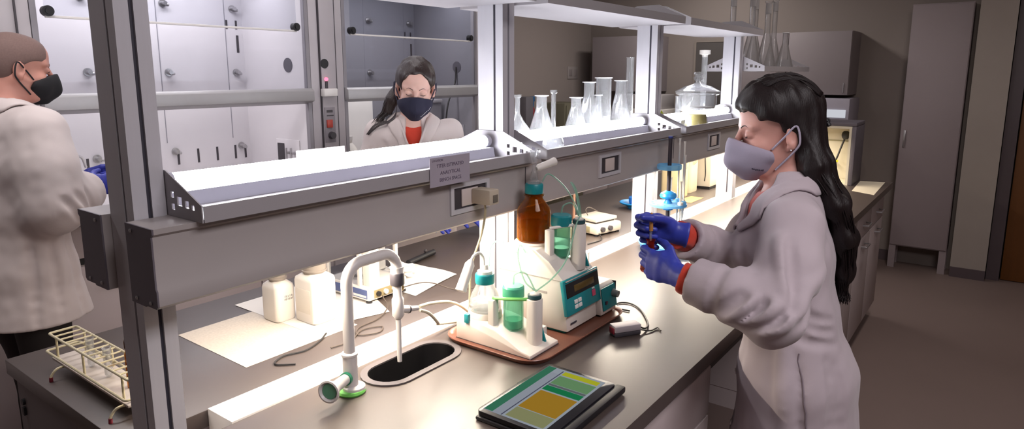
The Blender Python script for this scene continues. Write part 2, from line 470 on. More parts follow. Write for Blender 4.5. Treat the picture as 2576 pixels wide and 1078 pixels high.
# socket plates on the front raceway
yF = 1.2525 - 0.140
for x in (1.308, 2.077, 3.118):
    p = MB(); z0, z1 = 1.262, 1.340; W = 0.078
    p.plate([(x - W, z0), (x + W, z0), (x + W, z1), (x - W, z1)], [[(x - W + 0.012, z0 + 0.012), (x + W - 0.012, z0 + 0.012), (x + W - 0.012, z1 - 0.010), (x - W + 0.012, z1 - 0.010)]], 'y', yF - 0.006, yF)
    sp = p.build('socket_plate', M_alu, rf, world=True)
    MB().box(x - W + 0.012, yF - 0.0015, z0 + 0.012, x + W - 0.012, yF, z1 - 0.010).build('backing', M_dkgrey, sp, world=True)
    MB().box(x - 0.035, yF - 0.005, z0 + 0.017, x + 0.030, yF - 0.0014, z1 - 0.016, 0.001).build('socket_face', P('socket_white', 'c8bcb8', 0.5), sp, world=True)
# joints between raceway covers
for x in (1.56, 2.64, 3.70): MB().box(x, yF - 0.0012, 1.264, x + 0.003, yF, 1.35).build('cover_joint', M_dkgrey, rf, world=True)

# ------------------------------------------------------------------ reagent shelves
def gable(x, zb, flip=1, peak=0.082):
    """gable bracket in the y-z plane at x, with square punched holes"""
    c = 1.2525
    out = [(c - 0.167, zb), (c + 0.167, zb), (c + 0.167, zb + 0.030), (c + 0.050, zb + peak), (c - 0.050, zb + peak), (c - 0.167, zb + 0.030)]
    holes = []
    for s in (-1, 1):
        for u, h, zz in ((0.070, 0.011, 0.040), (0.070, 0.011, 0.018), (0.094, 0.016, 0.030), (0.119, 0.013, 0.027), (0.139, 0.009, 0.024)):
            a = c + s * u
            holes.append([(a - h / 2, zb + zz - h / 2), (a + h / 2, zb + zz - h / 2), (a + h / 2, zb + zz + h / 2), (a - h / 2, zb + zz + h / 2)])
    return MB().plate(out, holes, 'x', x - 0.0012, x + 0.0012)
def shelf(x0, x1, zb, label, lamp=True, lip=0.029, group='reagent shelves above the bench', mat=None):
    t = thing('reagent_shelf', label, 'shelf', ((x0 + x1) / 2, 1.2525, zb), 0, group)
    w = 0.1675; th = 0.0025; W = (x1 - x0) / 2 - 0.0026
    pr = [(-w, 0), (w, 0), (w, lip), (w - 0.008, lip), (w - 0.008, lip - 0.002), (w - th, lip - 0.002), (w - th, 0.006), (-w + th, 0.006), (-w + th, lip - 0.002), (-w + 0.008, lip - 0.002), (-w + 0.008, lip), (-w, lip)]
    MB().prism(pr, 'x', -W, W).build('tray', mat or M_shelf, t)
    for x in (x0, x1):
        b = gable(x, zb); b.v = [v - Vector(((x0 + x1) / 2, 1.2525, zb)) for v in b.v]
        b.build('bracket', M_shelf, t)
    if lamp:
        l = thing('strip_lamp', None, None); l.parent = t
        for k in ('label', 'category'):
            if k in l: del l[k]
        l.location = (0, 0, 0)
        MB().prism([(-0.030, 0.0062), (0.030, 0.0062), (0.024, 0.034), (-0.024, 0.034)], 'x', -W + 0.012, W - 0.012).build('batten', P('batten_shade', 'a6a6b4', 0.4), l)  # shade on the batten sides painted as blue-grey
        MB().cyl((-W + 0.030, 0, 0.052), (W - 0.030, 0, 0.052), 0.0165, n=20).build('tube', M_tube, l)
        for s in (-1, 1): MB().cyl((s * (W - 0.030), 0, 0.052), (s * (W - 0.012), 0, 0.052), 0.0185, n=20).build('lamp_holder', P('holder_grey', '9a98a2', 0.4), l)
    return t
def bay(i): return POSTX[i] + 0.031, POSTX[i + 1] - 0.031
ML = ['lit shelf nearest the camera, with the white paper sign on its lip', 'lit shelf crowded with glass flasks and cylinders', 'lit shelf holding the glass desiccator']
UL = ['upper shelf directly above the lit empty shelf', 'upper shelf directly above the flasks', 'upper shelf directly above the glass desiccator']
for i in range(3):
    a, b = bay(i)
    shelf(a, b, 1.3665, ML[i])
    shelf(a, b, 1.818, UL[i], lamp=False)
a, b = bay(3)
shelf(a, b, 1.630, 'grey shelf behind the dark hair holding tall-necked flasks', lamp=False)

# ================================================================== fume hoods along the left wall
def hood(x0, x1, label, liner, dark=False):
    """x0..x1 is the clear opening; front plane y = 3.10"""
    cx = (x0 + x1) / 2
    t = thing('fume_hood', label, 'fume hood', (cx, 3.42, 0), 0, 'fume hoods along the wall')
    yf, yb = 3.10, 3.70; z0, z1 = 0.985, 2.30
    def part(name, mb, m): return mb.build(name, m, t, world=True)
    l = MB(); l.box(x0, yb, z0, x1, yb + 0.02, z1); l.box(x0 - 0.015, yf + 0.03, z0, x0, yb + 0.02, z1); l.box(x1, yf + 0.03, z0, x1 + 0.015, yb + 0.02, z1)
    part('liner', l, liner)
    part('roof_panel', MB().box(x0, yf + 0.03, z1, x1, yb + 0.02, z1 + 0.02), M_hood)
    # baffle seam and slots at the back
    n = 12
    for k in range(n):
        x = x1 - 0.035 - 0.125 * k if k else x1 - 0.035
        if k == 1: x = x1 - 0.10
        if k > 1: x = x1 - 0.10 - 0.115 * (k - 1)
        if x > x0 + 0.03: part('baffle_slot', MB().box(x - 0.006, yb - 0.002, 1.115, x + 0.006, yb, 1.195), M_dkgrey)
    for x in (x1 - 0.10, x1 - 0.04): part('baffle_slot', MB().box(x - 0.006, yb - 0.002, 1.875, x + 0.006, yb, 1.925), M_dkgrey)
    part('baffle_slot', MB().box(x1 - 0.045, yb - 0.002, 1.74, x1 - 0.030, yb, 1.84), M_dkgrey)
    for x in (x1 - 0.50, x1 - 0.11): part('panel_seam', MB().box(x - 0.002, yb - 0.0015, 1.24, x + 0.002, yb, z1 - 0.02), M_liner2)
    # rod sockets
    for x in (x1 - 0.06, x1 - 0.46, x1 - 0.86):
        for z in (1.19, 1.625, 1.99):
            if x < x0 + 0.05: continue
            q = MB(); q.cyl((x, yb, z), (x, yb - 0.006, z), 0.021); q.cyl((x, yb - 0.006, z), (x, yb - 0.035, z), 0.011); q.ball((x + 0.016, yb - 0.022, z - 0.008), 0.010, 10)
            part('rod_socket', q, M_steel)
    # side wall port and utility panel
    q = MB().cyl((x1 - 0.003, 3.27, 1.665), (x1, 3.27, 1.665), 0.040); part('port', q, P('port_dark', '58555e', 0.6))
    q = MB(); q.box(x1 - 0.006, 3.20, 1.08, x1, 3.42, 1.245, 0.002); up = part('utility_panel', q, liner)
    q = MB(); q.box(x1 - 0.008, 3.34, 1.09, x1 - 0.005, 3.405, 1.22); q.build('recess', M_dkgrey, up, world=True)
    for yy in (3.245, 3.29):
        q = MB(); q.cyl((x1 - 0.006, yy, 1.17), (x1 - 0.03, yy, 1.17), 0.008); q.box(x1 - 0.034, yy - 0.004, 1.14, x1 - 0.026, yy + 0.004, 1.20); q.build('tap_lever', M_steel, up, world=True)
    # work surface with airfoil
    part('work_surface', MB().box(x0, yf + 0.03, z0, x1, yb, z0 + 0.02), P('hood_surface', 'c6c2c4', 0.4))
    part('airfoil', MB().prism([(yf - 0.035, 0.985), (yf + 0.05, 0.985), (yf + 0.05, 1.012), (yf - 0.02, 1.030), (yf - 0.035, 1.02)], 'x', x0, x1, 0.003), P('airfoil_grey', '9a9698', 0.4))
    # lower sash: handle rail and glass
    sh = part('sash_handle', MB().prism([(yf - 0.03, 1.470), (yf + 0.02, 1.452), (yf + 0.02, 1.538), (yf - 0.012, 1.538), (yf - 0.03, 1.525)], 'x', x0 - 0.02, x1 + 0.02, 0.003), P('sash_rail', 'a4a2a4', 0.42, metal=0.25))
    part('sash_glass', MB().box(x0, yf + 0.001, 1.538, x1, yf + 0.007, 2.28), M_glass)
    # upper sash: glass edge and black bumpers
    part('upper_sash_glass', MB().box(x0 + 0.02, yf - 0.024, 1.842, x1 - 0.07, yf - 0.018, 2.28), M_glass)
    part('upper_sash_edge', MB().box(x0 + 0.02, yf - 0.027, 1.836, x1 - 0.07, yf - 0.015, 1.846, 0.002), M_white)
    for x in (x0 + 0.03, x1 - 0.075):
        q = MB(); q.cyl((x, yf - 0.035, 1.862), (x, yf - 0.005, 1.862), 0.021); q.cyl((x, yf - 0.035, 1.862), (x, yf - 0.04, 1.862), 0.012)
        part('bumper', q, M_black)
    # front frame
    part('header', MB().box(x0 - 0.02, yf, 2.285, x1 + 0.02, yf + 0.03, 2.60), M_hood)
    # sash track strips
    for a in (x0 - 0.022, x1): part('sash_track', MB().box(a, yf + 0.002, 1.03, a + 0.022, yf + 0.03, 2.285), P('track_grey', '8a868c', 0.45, metal=0.2))
    return t
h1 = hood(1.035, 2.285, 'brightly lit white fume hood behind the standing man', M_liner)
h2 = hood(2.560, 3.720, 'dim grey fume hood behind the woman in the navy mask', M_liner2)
# corner posts (the hood's fascia panels)
def fascia(x0, x1, label, name='fascia_panel'):
    t = thing(name, label, 'panel', ((x0 + x1) / 2, 3.10, 0))
    W = (x1 - x0) / 2
    MB().box(-W, 0, 0.985, W, 0.60, 2.60, 0.004).build('panel', M_hood, t)
    return t, W
t, W = fascia(2.3095, 2.5355, 'grey panel with round black port and switches between the fume hoods')
MB().box(-W + 0.055, -0.012, 1.06, -W + 0.061, 0, 2.6).build('seam', M_dkgrey, t); MB().box(W - 0.062, -0.012, 1.03, W - 0.058, 0, 2.6).build('seam', M_dkgrey, t)
MB().box(-W + 0.060, -0.010, 1.03, W - 0.060, 0.0, 2.6, 0.001).build('cover', P('hood_cover', 'aaa4a8', 0.5), t)
q = MB(); q.cyl((-0.028, -0.014, 1.673), (-0.028, -0.009, 1.673), 0.026); q.build('round_port', M_black, t)
MB().ball((-0.024, -0.016, 1.587), (0.011, 0.012, 0.011), 12).build('alarm_light', EM('alarm_red', (1.0, 0.18, 0.30), 2.2), t)
MB().box(-0.030, -0.018, 1.535, -0.014, -0.010, 1.575, 0.002).build('alarm_stem', M_dkgrey, t)
MB().box(-0.062, -0.045, 1.492, 0.030, -0.010, 1.535, 0.004).build('monitor', M_white, t)
q = MB(); q.box(-0.045, -0.013, 1.23, 0.028, -0.010, 1.43, 0.001); cp = q.build('switch_plate', P('switch_grey', '807a80', 0.5), t)
q = MB(); q.box(-0.034, -0.022, 1.315, 0.004, -0.012, 1.36, 0.002); q.build('red_rocker', P('rocker_red', 'a83c30', 0.4), cp)
q = MB(); q.cyl((-0.004, -0.012, 1.27), (-0.004, -0.034, 1.27), 0.022, 0.019); q.build('knob', M_dkgrey, cp)
q = MB(); q.box(-0.03, -0.0135, 1.40, 0.012, -0.0128, 1.415); q.box(-0.03, -0.0135, 1.38, 0.018, -0.0128, 1.386); q.build('legend', M_dkgrey, cp)
t, W = fascia(3.745, 3.97, 'grey end panel to the right of the dim fume hood')
q = MB(); q.box(-W + 0.06, -0.012, 1.03, -W + 0.066, 0, 2.6); q.build('seam', M_dkgrey, t)
t, W = fascia(0.72, 1.0105, 'grey panel to the left of the bright fume hood')
MB().box(W - 0.052, -0.010, 1.03, W - 0.046, 0, 2.6).build('seam', M_dkgrey, t); MB().box(-W + 0.07, -0.010, 1.03, -W + 0.078, 0, 2.6).build('seam', M_dkgrey, t)
t, W = fascia(-0.35, 0.715, 'plain grey panel at the far left behind the standing man')
# base cabinets under the hoods
def hood_base(x0, x1, label):
    t = thing('hood_base_cabinet', label, 'cabinet', ((x0 + x1) / 2, 3.12, 0), 0, 'white cabinets under the fume hoods')
    W = (x1 - x0) / 2
    MB().box(-W, 0.02, 0.10, W, 0.60, 0.984).build('carcass', M_cab, t)
    MB().box(-W + 0.01, 0.07, 0.0, W - 0.01, 0.60, 0.10).build('toe_kick', M_kick, t)
    MB().box(-W, 0.012, 0.835, W, 0.02, 0.984).build('valance', M_cab, t)
    n = 3 if W > 0.6 else 2
    for i in range(n):
        a = -W + 2 * W * i / n + 0.004; b = -W + 2 * W * (i + 1) / n - 0.004
        dd = MB().box(a, 0.0, 0.105, b, 0.019, 0.80, 0.002).build('door', M_cab, t)
        m = (a + b) / 2
        MB().tube([(m - 0.05, 0, 0.745), (m - 0.05, -0.026, 0.745), (m + 0.05, -0.026, 0.745), (m + 0.05, 0, 0.745)], 0.006, 8).build('handle', M_steel, dd)
    MB().box(-W + 0.005, 0.013, 0.805, W - 0.005, 0.0195, 0.832).build('finger_gap', M_kick, t)
    return t
hood_base(-0.35, 0.98, 'white cabinet below the plain panel at the far left')
hood_base(0.985, 2.42, 'white cabinet under the brightly lit fume hood')
hood_base(2.425, 3.965, 'white cabinet under the dim fume hood')

# ================================================================== far end of the room
def wall_cabinet(y0, y1, z0, z1, x0, label, doors):
    t = thing('wall_cabinet', label, 'cabinet', (6.5, (y0 + y1) / 2, z0), 0, 'wall cabinets over the far counter')
    W = (y1 - y0) / 2; D = x0 - 6.5
    MB().box(D + 0.02, -W, 0, -0.001, W, z1 - z0).build('carcass', P('wall_cabinet_grey', '8d8486', 0.6, var=0.02), t)
    for i in range(doors):
        a = -W + 2 * W * i / doors + 0.002; b = -W + 2 * W * (i + 1) / doors - 0.002
        d = MB().box(D, a, 0.002, D + 0.019, b, z1 - z0 - 0.002, 0.002).build('door', P('wall_cabinet_grey', '8d8486'), t)
        MB().box(D - 0.012, a + 0.03, 0.02, D, a + 0.036, 0.10).build('pull', M_steel, d)
    return t
wall_cabinet(2.84, 3.50, 1.44, 1.985, 6.10, 'grey wall cabinet near the corner, behind the flasks', 1)
wall_cabinet(1.07, 2.06, 1.44, 1.965, 6.10, 'grey wall cabinet to the left of the tall locker', 2)
t = thing('wall_board', 'dark board on the far wall, seen behind the glass desiccator', 'board', (6.5, 2.31, 1.30))
MB().box(-0.03, -0.22, 0, -0.001, 0.22, 0.62).build('panel', P('board_dark', '55504e', 0.6), t)
q = MB(); q.box(-0.036, -0.24, -0.02, -0.001, -0.22, 0.64); q.box(-0.036, 0.22, -0.02, -0.001, 0.24, 0.64); q.box(-0.036, -0.22, 0.62, -0.001, 0.22, 0.64); q.box(-0.036, -0.22, -0.02, -0.001, 0.22, 0)
q.build('frame', P('board_frame', '8a8078', 0.6), t)
# counter along the far wall
t = thing('wall_counter', 'white counter along the far wall under the wall cabinets', 'counter', (6.2, 2.3, 0))
MB().box(-0.30, -1.3, 0.875, 0.298, 1.43, 0.914, 0.003).build('worktop', M_top, t)
MB().box(-0.27, -1.29, 0.10, 0.298, 1.42, 0.874).build('carcass', M_cab, t)
MB().box(-0.22, -1.28, 0.0, 0.298, 1.41, 0.10).build('toe_kick', M_kick, t)
for i in range(5):
    a = -1.29 + i * 0.542
    d = MB().box(-0.29, a + 0.003, 0.105, -0.271, a + 0.539, 0.87, 0.002).build('door', M_cab, t)
    MB().tube([(-0.29, a + 0.22, 0.8), (-0.315, a + 0.22, 0.8), (-0.315, a + 0.32, 0.8), (-0.29, a + 0.32, 0.8)], 0.006, 8).build('handle', M_steel, d)
# equipment on the far counter
t = thing('bench_instrument', 'white instrument on the far counter below the corner cabinet', 'instrument', (6.16, 2.93, 0.914))
q = MB(); q.box(-0.16, -0.28, 0.012, 0.2, 0.28, 0.36, 0.012); q.build('body', M_pl, t)
MB().box(-0.165, -0.24, 0.05, -0.158, 0.24, 0.30, 0.003).build('front_panel', M_pl, t)
MB().box(-0.17, -0.20, 0.22, -0.164, -0.02, 0.29, 0.002).build('display', P('display_grey', '8c8c90', 0.3), t)
q = MB(); q.box(-0.12, -0.25, 0.36, 0.18, 0.25, 0.50, 0.01); q.build('upper_housing', P('instrument_grey', 'a9a4a4', 0.5), t)
for a in (-0.22, 0.22):
    for b in (-0.12, 0.16): MB().cyl((b, a, 0), (b, a, 0.012), 0.012).build('foot', M_black, t)
q = MB(); q.v = []; q.prism([(2.62, 1.185), (2.70, 1.185), (2.66, 1.27)], 'x', 5.990, 5.996); o = q.build('warning_sticker', P('sticker_green', 'a8b832', 0.5)); tag(o, 'green triangle sticker on the white instrument front', 'sticker')
t = thing('drying_oven', 'white cabinet-like oven with round badge behind the middle post', 'oven', (6.16, 2.38, 0.914))
MB().box(-0.17, -0.13, 0.01, 0.2, 0.13, 0.37, 0.012).build('body', M_pl, t)
MB().lathe([(0, 0), (0.055, 0), (0.055, 0.004), (0.05, 0.008), (0, 0.008)], (-0.17, -0.04, 0.24), 20, (-1, 0, 0)).build('dial', P('dial_beige', 'b4a8a0', 0.5), t)
MB().box(-0.15, -0.12, 0.37, 0.19, 0.12, 0.52, 0.01).build('top_unit', P('instrument_grey', 'a9a4a4', 0.5), t)
for a in (-0.1, 0.1):
    for b in (-0.12, 0.16): MB().cyl((b, a, 0), (b, a, 0.01), 0.012).build('foot', M_black, t)
t = thing('incubator', 'pale box with a bright white front strip behind the dark hair', 'incubator', (6.16, 1.33, 0.914))
MB().box(-0.15, -0.30, 0.012, 0.28, 0.28, 0.50, 0.008).build('body', P('incubator_grey', 'a7a2ae', 0.5), t)
MB().box(-0.162, -0.275, 0.345, -0.149, 0.26, 0.41, 0.002).build('glowing_strip', EM('strip_glow', (0.9, 0.92, 1.0), 0.62), t)  # brightness of the white strip put in as its own glow
for a in (-0.24, 0.24):
    for b in (-0.12, 0.2): MB().cyl((b, a, 0), (b, a, 0.012), 0.012).build('foot', M_black, t)
# tall locker beside the pier
t = thing('tall_locker', 'tall grey locker on short legs beside the wall pier', 'locker', (6.40, 0.475, 0))
MB().box(-0.12, -0.205, 0.19, 0.099, 0.205, 2.16, 0.003).build('body', P('locker_grey', '968a8c', 0.55, var=0.02), t)
MB().box(-0.132, -0.200, 0.20, -0.121, 0.200, 2.15, 0.002).build('door', P('locker_grey', '968a8c'), t)
MB().box(-0.14, 0.165, 1.02, -0.131, 0.18, 1.16, 0.002).build('latch', M_steel, t)
for a in (-0.180, 0.180):
    for b in (-0.105, 0.07): MB().box(b - 0.014, a - 0.025, 0, b + 0.014, a + 0.025, 0.19).build('leg', P('locker_grey', '968a8c'), t)
# things on the left wall beyond the hoods
t = thing('wall_bracket_box', 'grey wall dispenser holding a blue and red bottle', 'dispenser', (5.22, 3.75, 1.10))
MB().box(-0.10, -0.11, 0.0, 0.02, -0.001, 0.30, 0.006).build('housing', P('dispenser_grey', '77747a', 0.5), t)
q = MB(); q.lathe([(0, 0), (0.035, 0), (0.038, 0.02), (0.03, 0.12), (0.014, 0.15), (0, 0.15)], (0.07, -0.06, 0.05), 16); q.build('bottle', P('bottle_red', '93303a', 0.4), t)
q = MB(); q.cyl((0.07, -0.06, 0.2), (0.07, -0.06, 0.27), 0.018); q.box(0.04, -0.075, 0.25, 0.10, -0.045, 0.30, 0.006); q.build('trigger', P('trigger_blue', '2f6a9c', 0.4), t)
t = thing('wall_socket_panel', 'pale double socket plate on the wall above the flasks', 'socket', (6.12, 3.75, 1.56))
MB().box(-0.10, -0.008, 0, 0.10, -0.001, 0.13, 0.002).build('plate', P('plate_pale', 'a39a98', 0.5), t)
for a in (-0.05, 0.05): MB().box(a - 0.03, -0.011, 0.03, a + 0.03, -0.008, 0.10, 0.002).build('outlet', P('outlet_pale', '948b8a', 0.5), t)
t = thing('waste_bin', 'olive grey wall cupboard low on the wall behind the tall flask', 'cupboard', (5.69, 3.75, 0.0))
MB().box(-0.19, -0.30, 0.06, 0.19, -0.001, 1.33, 0.006).build('body', P('cupboard_olive', '6e6a58', 0.6), t)
MB().box(-0.17, -0.312, 0.08, 0.17, -0.30, 1.31, 0.003).build('door', P('cupboard_olive', '6e6a58'), t)
for a in (-0.16, 0.16): MB().box(a - 0.02, -0.28, 0, a + 0.02, -0.02, 0.06).build('foot', M_black, t)
# open cabinet at the far end of the island, lit inside by the raceway lamp
t = thing('end_cabinet', 'dark open-fronted cabinet with cable inside at the far bench end', 'cabinet', (4.76, 0.93, 0.914))
m_in = P('cream_inside', 'cfc8b4', 0.6)
q = MB(); q.box(-0.14, -0.19, 0.375, 0.16, 0.16, 0.40, 0.004); q.box(-0.14, -0.19, 0, 0.16, -0.165, 0.375, 0.004); q.build('shell', P('cabinet_charcoal', '57525a', 0.5), t)
q = MB(); q.box(0.135, -0.165, 0, 0.158, 0.16, 0.375); q.box(-0.138, -0.165, 0.360, 0.135, 0.16, 0.3745); q.box(-0.138, -0.1645, 0.0, 0.135, -0.150, 0.360); q.box(-0.138, -0.150, 0.0, 0.135, 0.16, 0.008); q.build('lining', m_in, t)
q = MB(); q.ball((0.10, -0.09, 0.30), (0.03, 0.026, 0.032), 12); q.tube([(0.10, -0.09, 0.29), (0.09, -0.07, 0.22), (0.08, -0.04, 0.12), (0.06, 0.02, 0.01)], 0.006, 8, smooth=6); q.build('black_plug', M_black, t)
q = MB(); q.box(0.125, -0.15, 0.255, 0.134, 0.15, 0.263); q.build('inner_rail', P('rail_olive', '8a8260', 0.5), t)
q = MB(); q.tube([(0.08, -0.06, 0.125), (0.06, 0.0, 0.13), (0.05, 0.05, 0.17), (0.04, 0.10, 0.12)], 0.008, 8, smooth=6); q.build('yellow_tie', P('tie_yellow', 'd8d83a', 0.5), t)
# ================================================================== people: smooth volumes turned into surfaces
V3 = lambda *a: np.array(a, dtype=np.float64)
def unit(v): v = np.asarray(v, float); return v / np.linalg.norm(v)

class Field:
    """signed distance volume on a rectilinear grid; put() blends a shape in, cut() carves one out"""
    def __init__(s, lo, hi, h, zs=None):
        s.ax = [np.arange(lo[i], hi[i] + h, h) for i in range(3)]
        if zs is not None: s.ax[2] = np.asarray(zs)
        s.D = np.full([len(a) for a in s.ax], 1.0, np.float32)
    def sl(s, c, r):
        o = []
        for i in range(3):
            a = np.searchsorted(s.ax[i], c[i] - r); b = np.searchsorted(s.ax[i], c[i] + r)
            o.append(slice(max(a, 0), max(b, 0)))
        return tuple(o)
    def pts(s, q): return s.ax[0][q[0]][:, None, None], s.ax[1][q[1]][None, :, None], s.ax[2][q[2]][None, None, :]
    def put(s, fn, c, r, k=0.01, op='+'):
        q = s.sl(c, r + k + 0.03)
        if any(x.start >= x.stop for x in q): return
        d = fn(*s.pts(q)).astype(np.float32); cur = s.D[q]
        if op == '-': d, cur = -d, -cur
        if op == '-':
            m = np.maximum(-cur, d) + np.maximum(k - np.abs(-cur - d), 0) ** 2 / (4 * k)
            s.D[q] = m
        else:
            s.D[q] = np.minimum(cur, d) - np.maximum(k - np.abs(cur - d), 0) ** 2 / (4 * k)
    def cap(s, a, b, ra, rb, k=0.01, op='+'):
        a = np.asarray(a, float); b = np.asarray(b, float); ba = b - a; L2 = max(ba @ ba, 1e-9)
        def fn(x, y, z):
            t = np.clip(((x - a[0]) * ba[0] + (y - a[1]) * ba[1] + (z - a[2]) * ba[2]) / L2, 0, 1)
            return np.sqrt((x - a[0] - t * ba[0]) ** 2 + (y - a[1] - t * ba[1]) ** 2 + (z - a[2] - t * ba[2]) ** 2) - (ra + (rb - ra) * t)
        s.put(fn, (a + b) / 2, math.sqrt(L2) / 2 + max(ra, rb), k, op)
    def chain(s, ps, rs, k=0.01, op='+'):
        for i in range(len(ps) - 1): s.cap(ps[i], ps[i + 1], rs[i], rs[i + 1], k, op)
    def ell(s, c, r, k=0.01, op='+', M=None):
        c = np.asarray(c, float); M = np.eye(3) if M is None else M
        def fn(x, y, z):
            k0 = 0; k1 = 0
            for i in range(3):
                q = (x - c[0]) * M[0, i] + (y - c[1]) * M[1, i] + (z - c[2]) * M[2, i]
                k0 = k0 + (q / r[i]) ** 2; k1 = k1 + (q / r[i] ** 2) ** 2
            k0 = np.sqrt(k0); return k0 * (k0 - 1) / np.maximum(np.sqrt(k1), 1e-6)
        s.put(fn, c, max(r), k, op)
    def ecap(s, a, b, wa, wb, lat, fwd, k=0.02, op='+'):
        """tapering segment with an elliptical section (half width, half depth)"""
        a = np.asarray(a, float); b = np.asarray(b, float); ba = b - a; L2 = ba @ ba; up = ba / math.sqrt(L2)
        lat = unit(np.asarray(lat) - up * (up @ lat)); fw = np.cross(up, lat)
        def fn(x, y, z):
            t = np.clip(((x - a[0]) * ba[0] + (y - a[1]) * ba[1] + (z - a[2]) * ba[2]) / L2, 0, 1)
            qx, qy, qz = x - a[0] - t * ba[0], y - a[1] - t * ba[1], z - a[2] - t * ba[2]
            W = wa[0] + (wb[0] - wa[0]) * t; Dp = wa[1] + (wb[1] - wa[1]) * t; E = np.minimum(W, Dp) * 0.75
            l = qx * lat[0] + qy * lat[1] + qz * lat[2]; f = qx * fw[0] + qy * fw[1] + qz * fw[2]; n = qx * up[0] + qy * up[1] + qz * up[2]
            k0 = np.sqrt((l / W) ** 2 + (f / Dp) ** 2 + (n / E) ** 2); k1 = np.sqrt((l / W ** 2) ** 2 + (f / Dp ** 2) ** 2 + (n / E ** 2) ** 2)
            return k0 * (k0 - 1) / np.maximum(k1, 1e-4)
        s.put(fn, (a + b) / 2, math.sqrt(L2) / 2 + max(*wa, *wb), k, op)
    def loft(s, keys, lat, fwd, k=0.02, op='+', grow=0.0):
        for (a, wa, da), (b, wb, db) in zip(keys, keys[1:]): s.ecap(a, b, (wa + grow, da + grow), (wb + grow, db + grow), lat, fwd, k, op)
    def plane(s, p, n):
        """keep only the side the normal points away from"""
        p = np.asarray(p, float); n = unit(n); x, y, z = s.pts((slice(None),) * 3)
        s.D = np.maximum(s.D, ((x - p[0]) * n[0] + (y - p[1]) * n[1] + (z - p[2]) * n[2]).astype(np.float32))
    def cutend(s, p, n, rad, k=0.001):
        """cut a tube end off square at p, only within rad of it"""
        p = np.asarray(p, float); n = unit(n)
        def fn(x, y, z):
            return np.maximum(-((x - p[0]) * n[0] + (y - p[1]) * n[1] + (z - p[2]) * n[2]), np.sqrt((x - p[0]) ** 2 + (y - p[1]) ** 2 + (z - p[2]) ** 2) - rad)
        s.put(fn, p, rad, k, '-')
    def ripple(s, amp, freq, seed, stretch=(1, 1, 1), n=7):
        """cloth-like undulation"""
        rg = np.random.RandomState(seed); x, y, z = s.pts((slice(None),) * 3); o = 0
        for _ in range(n):
            d = rg.normal(size=3) * np.asarray(stretch); d = d / np.linalg.norm(d) * freq * (0.6 + 0.9 * rg.rand())
            o = o + np.sin(x * d[0] + y * d[1] + z * d[2] + rg.rand() * 6.28)
        s.D = s.D + (amp * o / math.sqrt(n)).astype(np.float32)
    def shell(s, t): s.D = np.maximum(s.D, -(s.D + t))
    def samp(s, p):
        i = []; f = []
        for k in range(3):
            a = s.ax[k]; q = int(np.clip(np.searchsorted(a, p[k]) - 1, 0, len(a) - 2)); i.append(q); f.append(np.clip((p[k] - a[q]) / (a[q + 1] - a[q]), 0, 1))
        v = s.D[i[0]:i[0] + 2, i[1]:i[1] + 2, i[2]:i[2] + 2]
        v = v[0] * (1 - f[0]) + v[1] * f[0]; v = v[0] * (1 - f[1]) + v[1] * f[1]; return float(v[0] * (1 - f[2]) + v[1] * f[2])
    def nrm(s, p, e=0.004):
        g = np.array([s.samp(p + e * d) - s.samp(p - e * d) for d in np.eye(3)]); n = np.linalg.norm(g); return g / n if n > 1e-9 else np.array([0, 0, 1.0])
    def onto(s, p, off=0.0, it=12):
        """slide a point onto the surface (plus off)"""
        p = np.array(p, float)
        for _ in range(it): p = p - 0.8 * (s.samp(p) - off) * s.nrm(p)
        return p
    def surf(s, smooth=2):
        """surface nets -> (verts, quads)"""
        D = s.D; S = D < 0; n = [d - 1 for d in D.shape]
        cnt = np.zeros(n, np.uint8)
        cs = [(i, j, k) for i in (0, 1) for j in (0, 1) for k in (0, 1)]
        for i, j, k in cs: cnt += S[i:n[0] + i, j:n[1] + j, k:n[2] + k]
        act = np.argwhere((cnt > 0) & (cnt < 8)); idx = np.full(n, -1, np.int32); idx[tuple(act.T)] = np.arange(len(act))
        A, B, C = act.T; P = np.zeros((len(act), 3)); W = np.zeros(len(act))
        for c0 in cs:
            for a in range(3):
                if c0[a]: continue
                c1 = list(c0); c1[a] = 1
                v0 = D[A + c0[0], B + c0[1], C + c0[2]]; v1 = D[A + c1[0], B + c1[1], C + c1[2]]
                m = (v0 < 0) != (v1 < 0); t = np.where(m, v0 / np.where(m, v0 - v1, 1), 0)
                q = np.stack([np.full(len(A), float(c)) for c in c0], 1); q[:, a] += t
                P += q * m[:, None]; W += m
        P /= W[:, None]
        V = np.empty_like(P)
        for a, I in enumerate((A, B, C)):
            x = s.ax[a]; V[:, a] = x[I] + P[:, a] * (x[I + 1] - x[I])
        F = []
        for a in range(3):
            b, c = (a + 1) % 3, (a + 2) % 3
            sl0 = [slice(1, -1)] * 3; sl0[a] = slice(0, -1); sl1 = list(sl0); sl1[a] = slice(1, None)
            S0 = S[tuple(sl0)]; e = np.argwhere(S0 != S[tuple(sl1)])
            if not len(e): continue
            ins = S0[tuple(e.T)]; off = np.ones(3, int); off[a] = 0; e = e + off
            def cell(db, dc): g = e.copy(); g[:, b] -= db; g[:, c] -= dc; return idx[tuple(g.T)]
            q = np.stack([cell(1, 1), cell(0, 1), cell(0, 0), cell(1, 0)], 1)
            q = np.where(ins[:, None], q, q[:, ::-1]); F.append(q)
        F = np.concatenate(F); F = F[(F >= 0).all(1)]
        for _ in range(smooth):
            e = np.concatenate([F[:, [i, (i + 1) % 4]] for i in range(4)]); cn = np.bincount(e[:, 0], minlength=len(V)).astype(float); cn[cn == 0] = 1
            V = V * 0.5 + 0.5 * np.stack([np.bincount(e[:, 0], V[e[:, 1], k], len(V)) for k in range(3)], 1) / cn[:, None]
        return V, F
    def build(s, name, m, parent=None, smooth=2, extra=None):
        V, F = s.surf(smooth); return build_np(name, V, F, m, parent, extra)

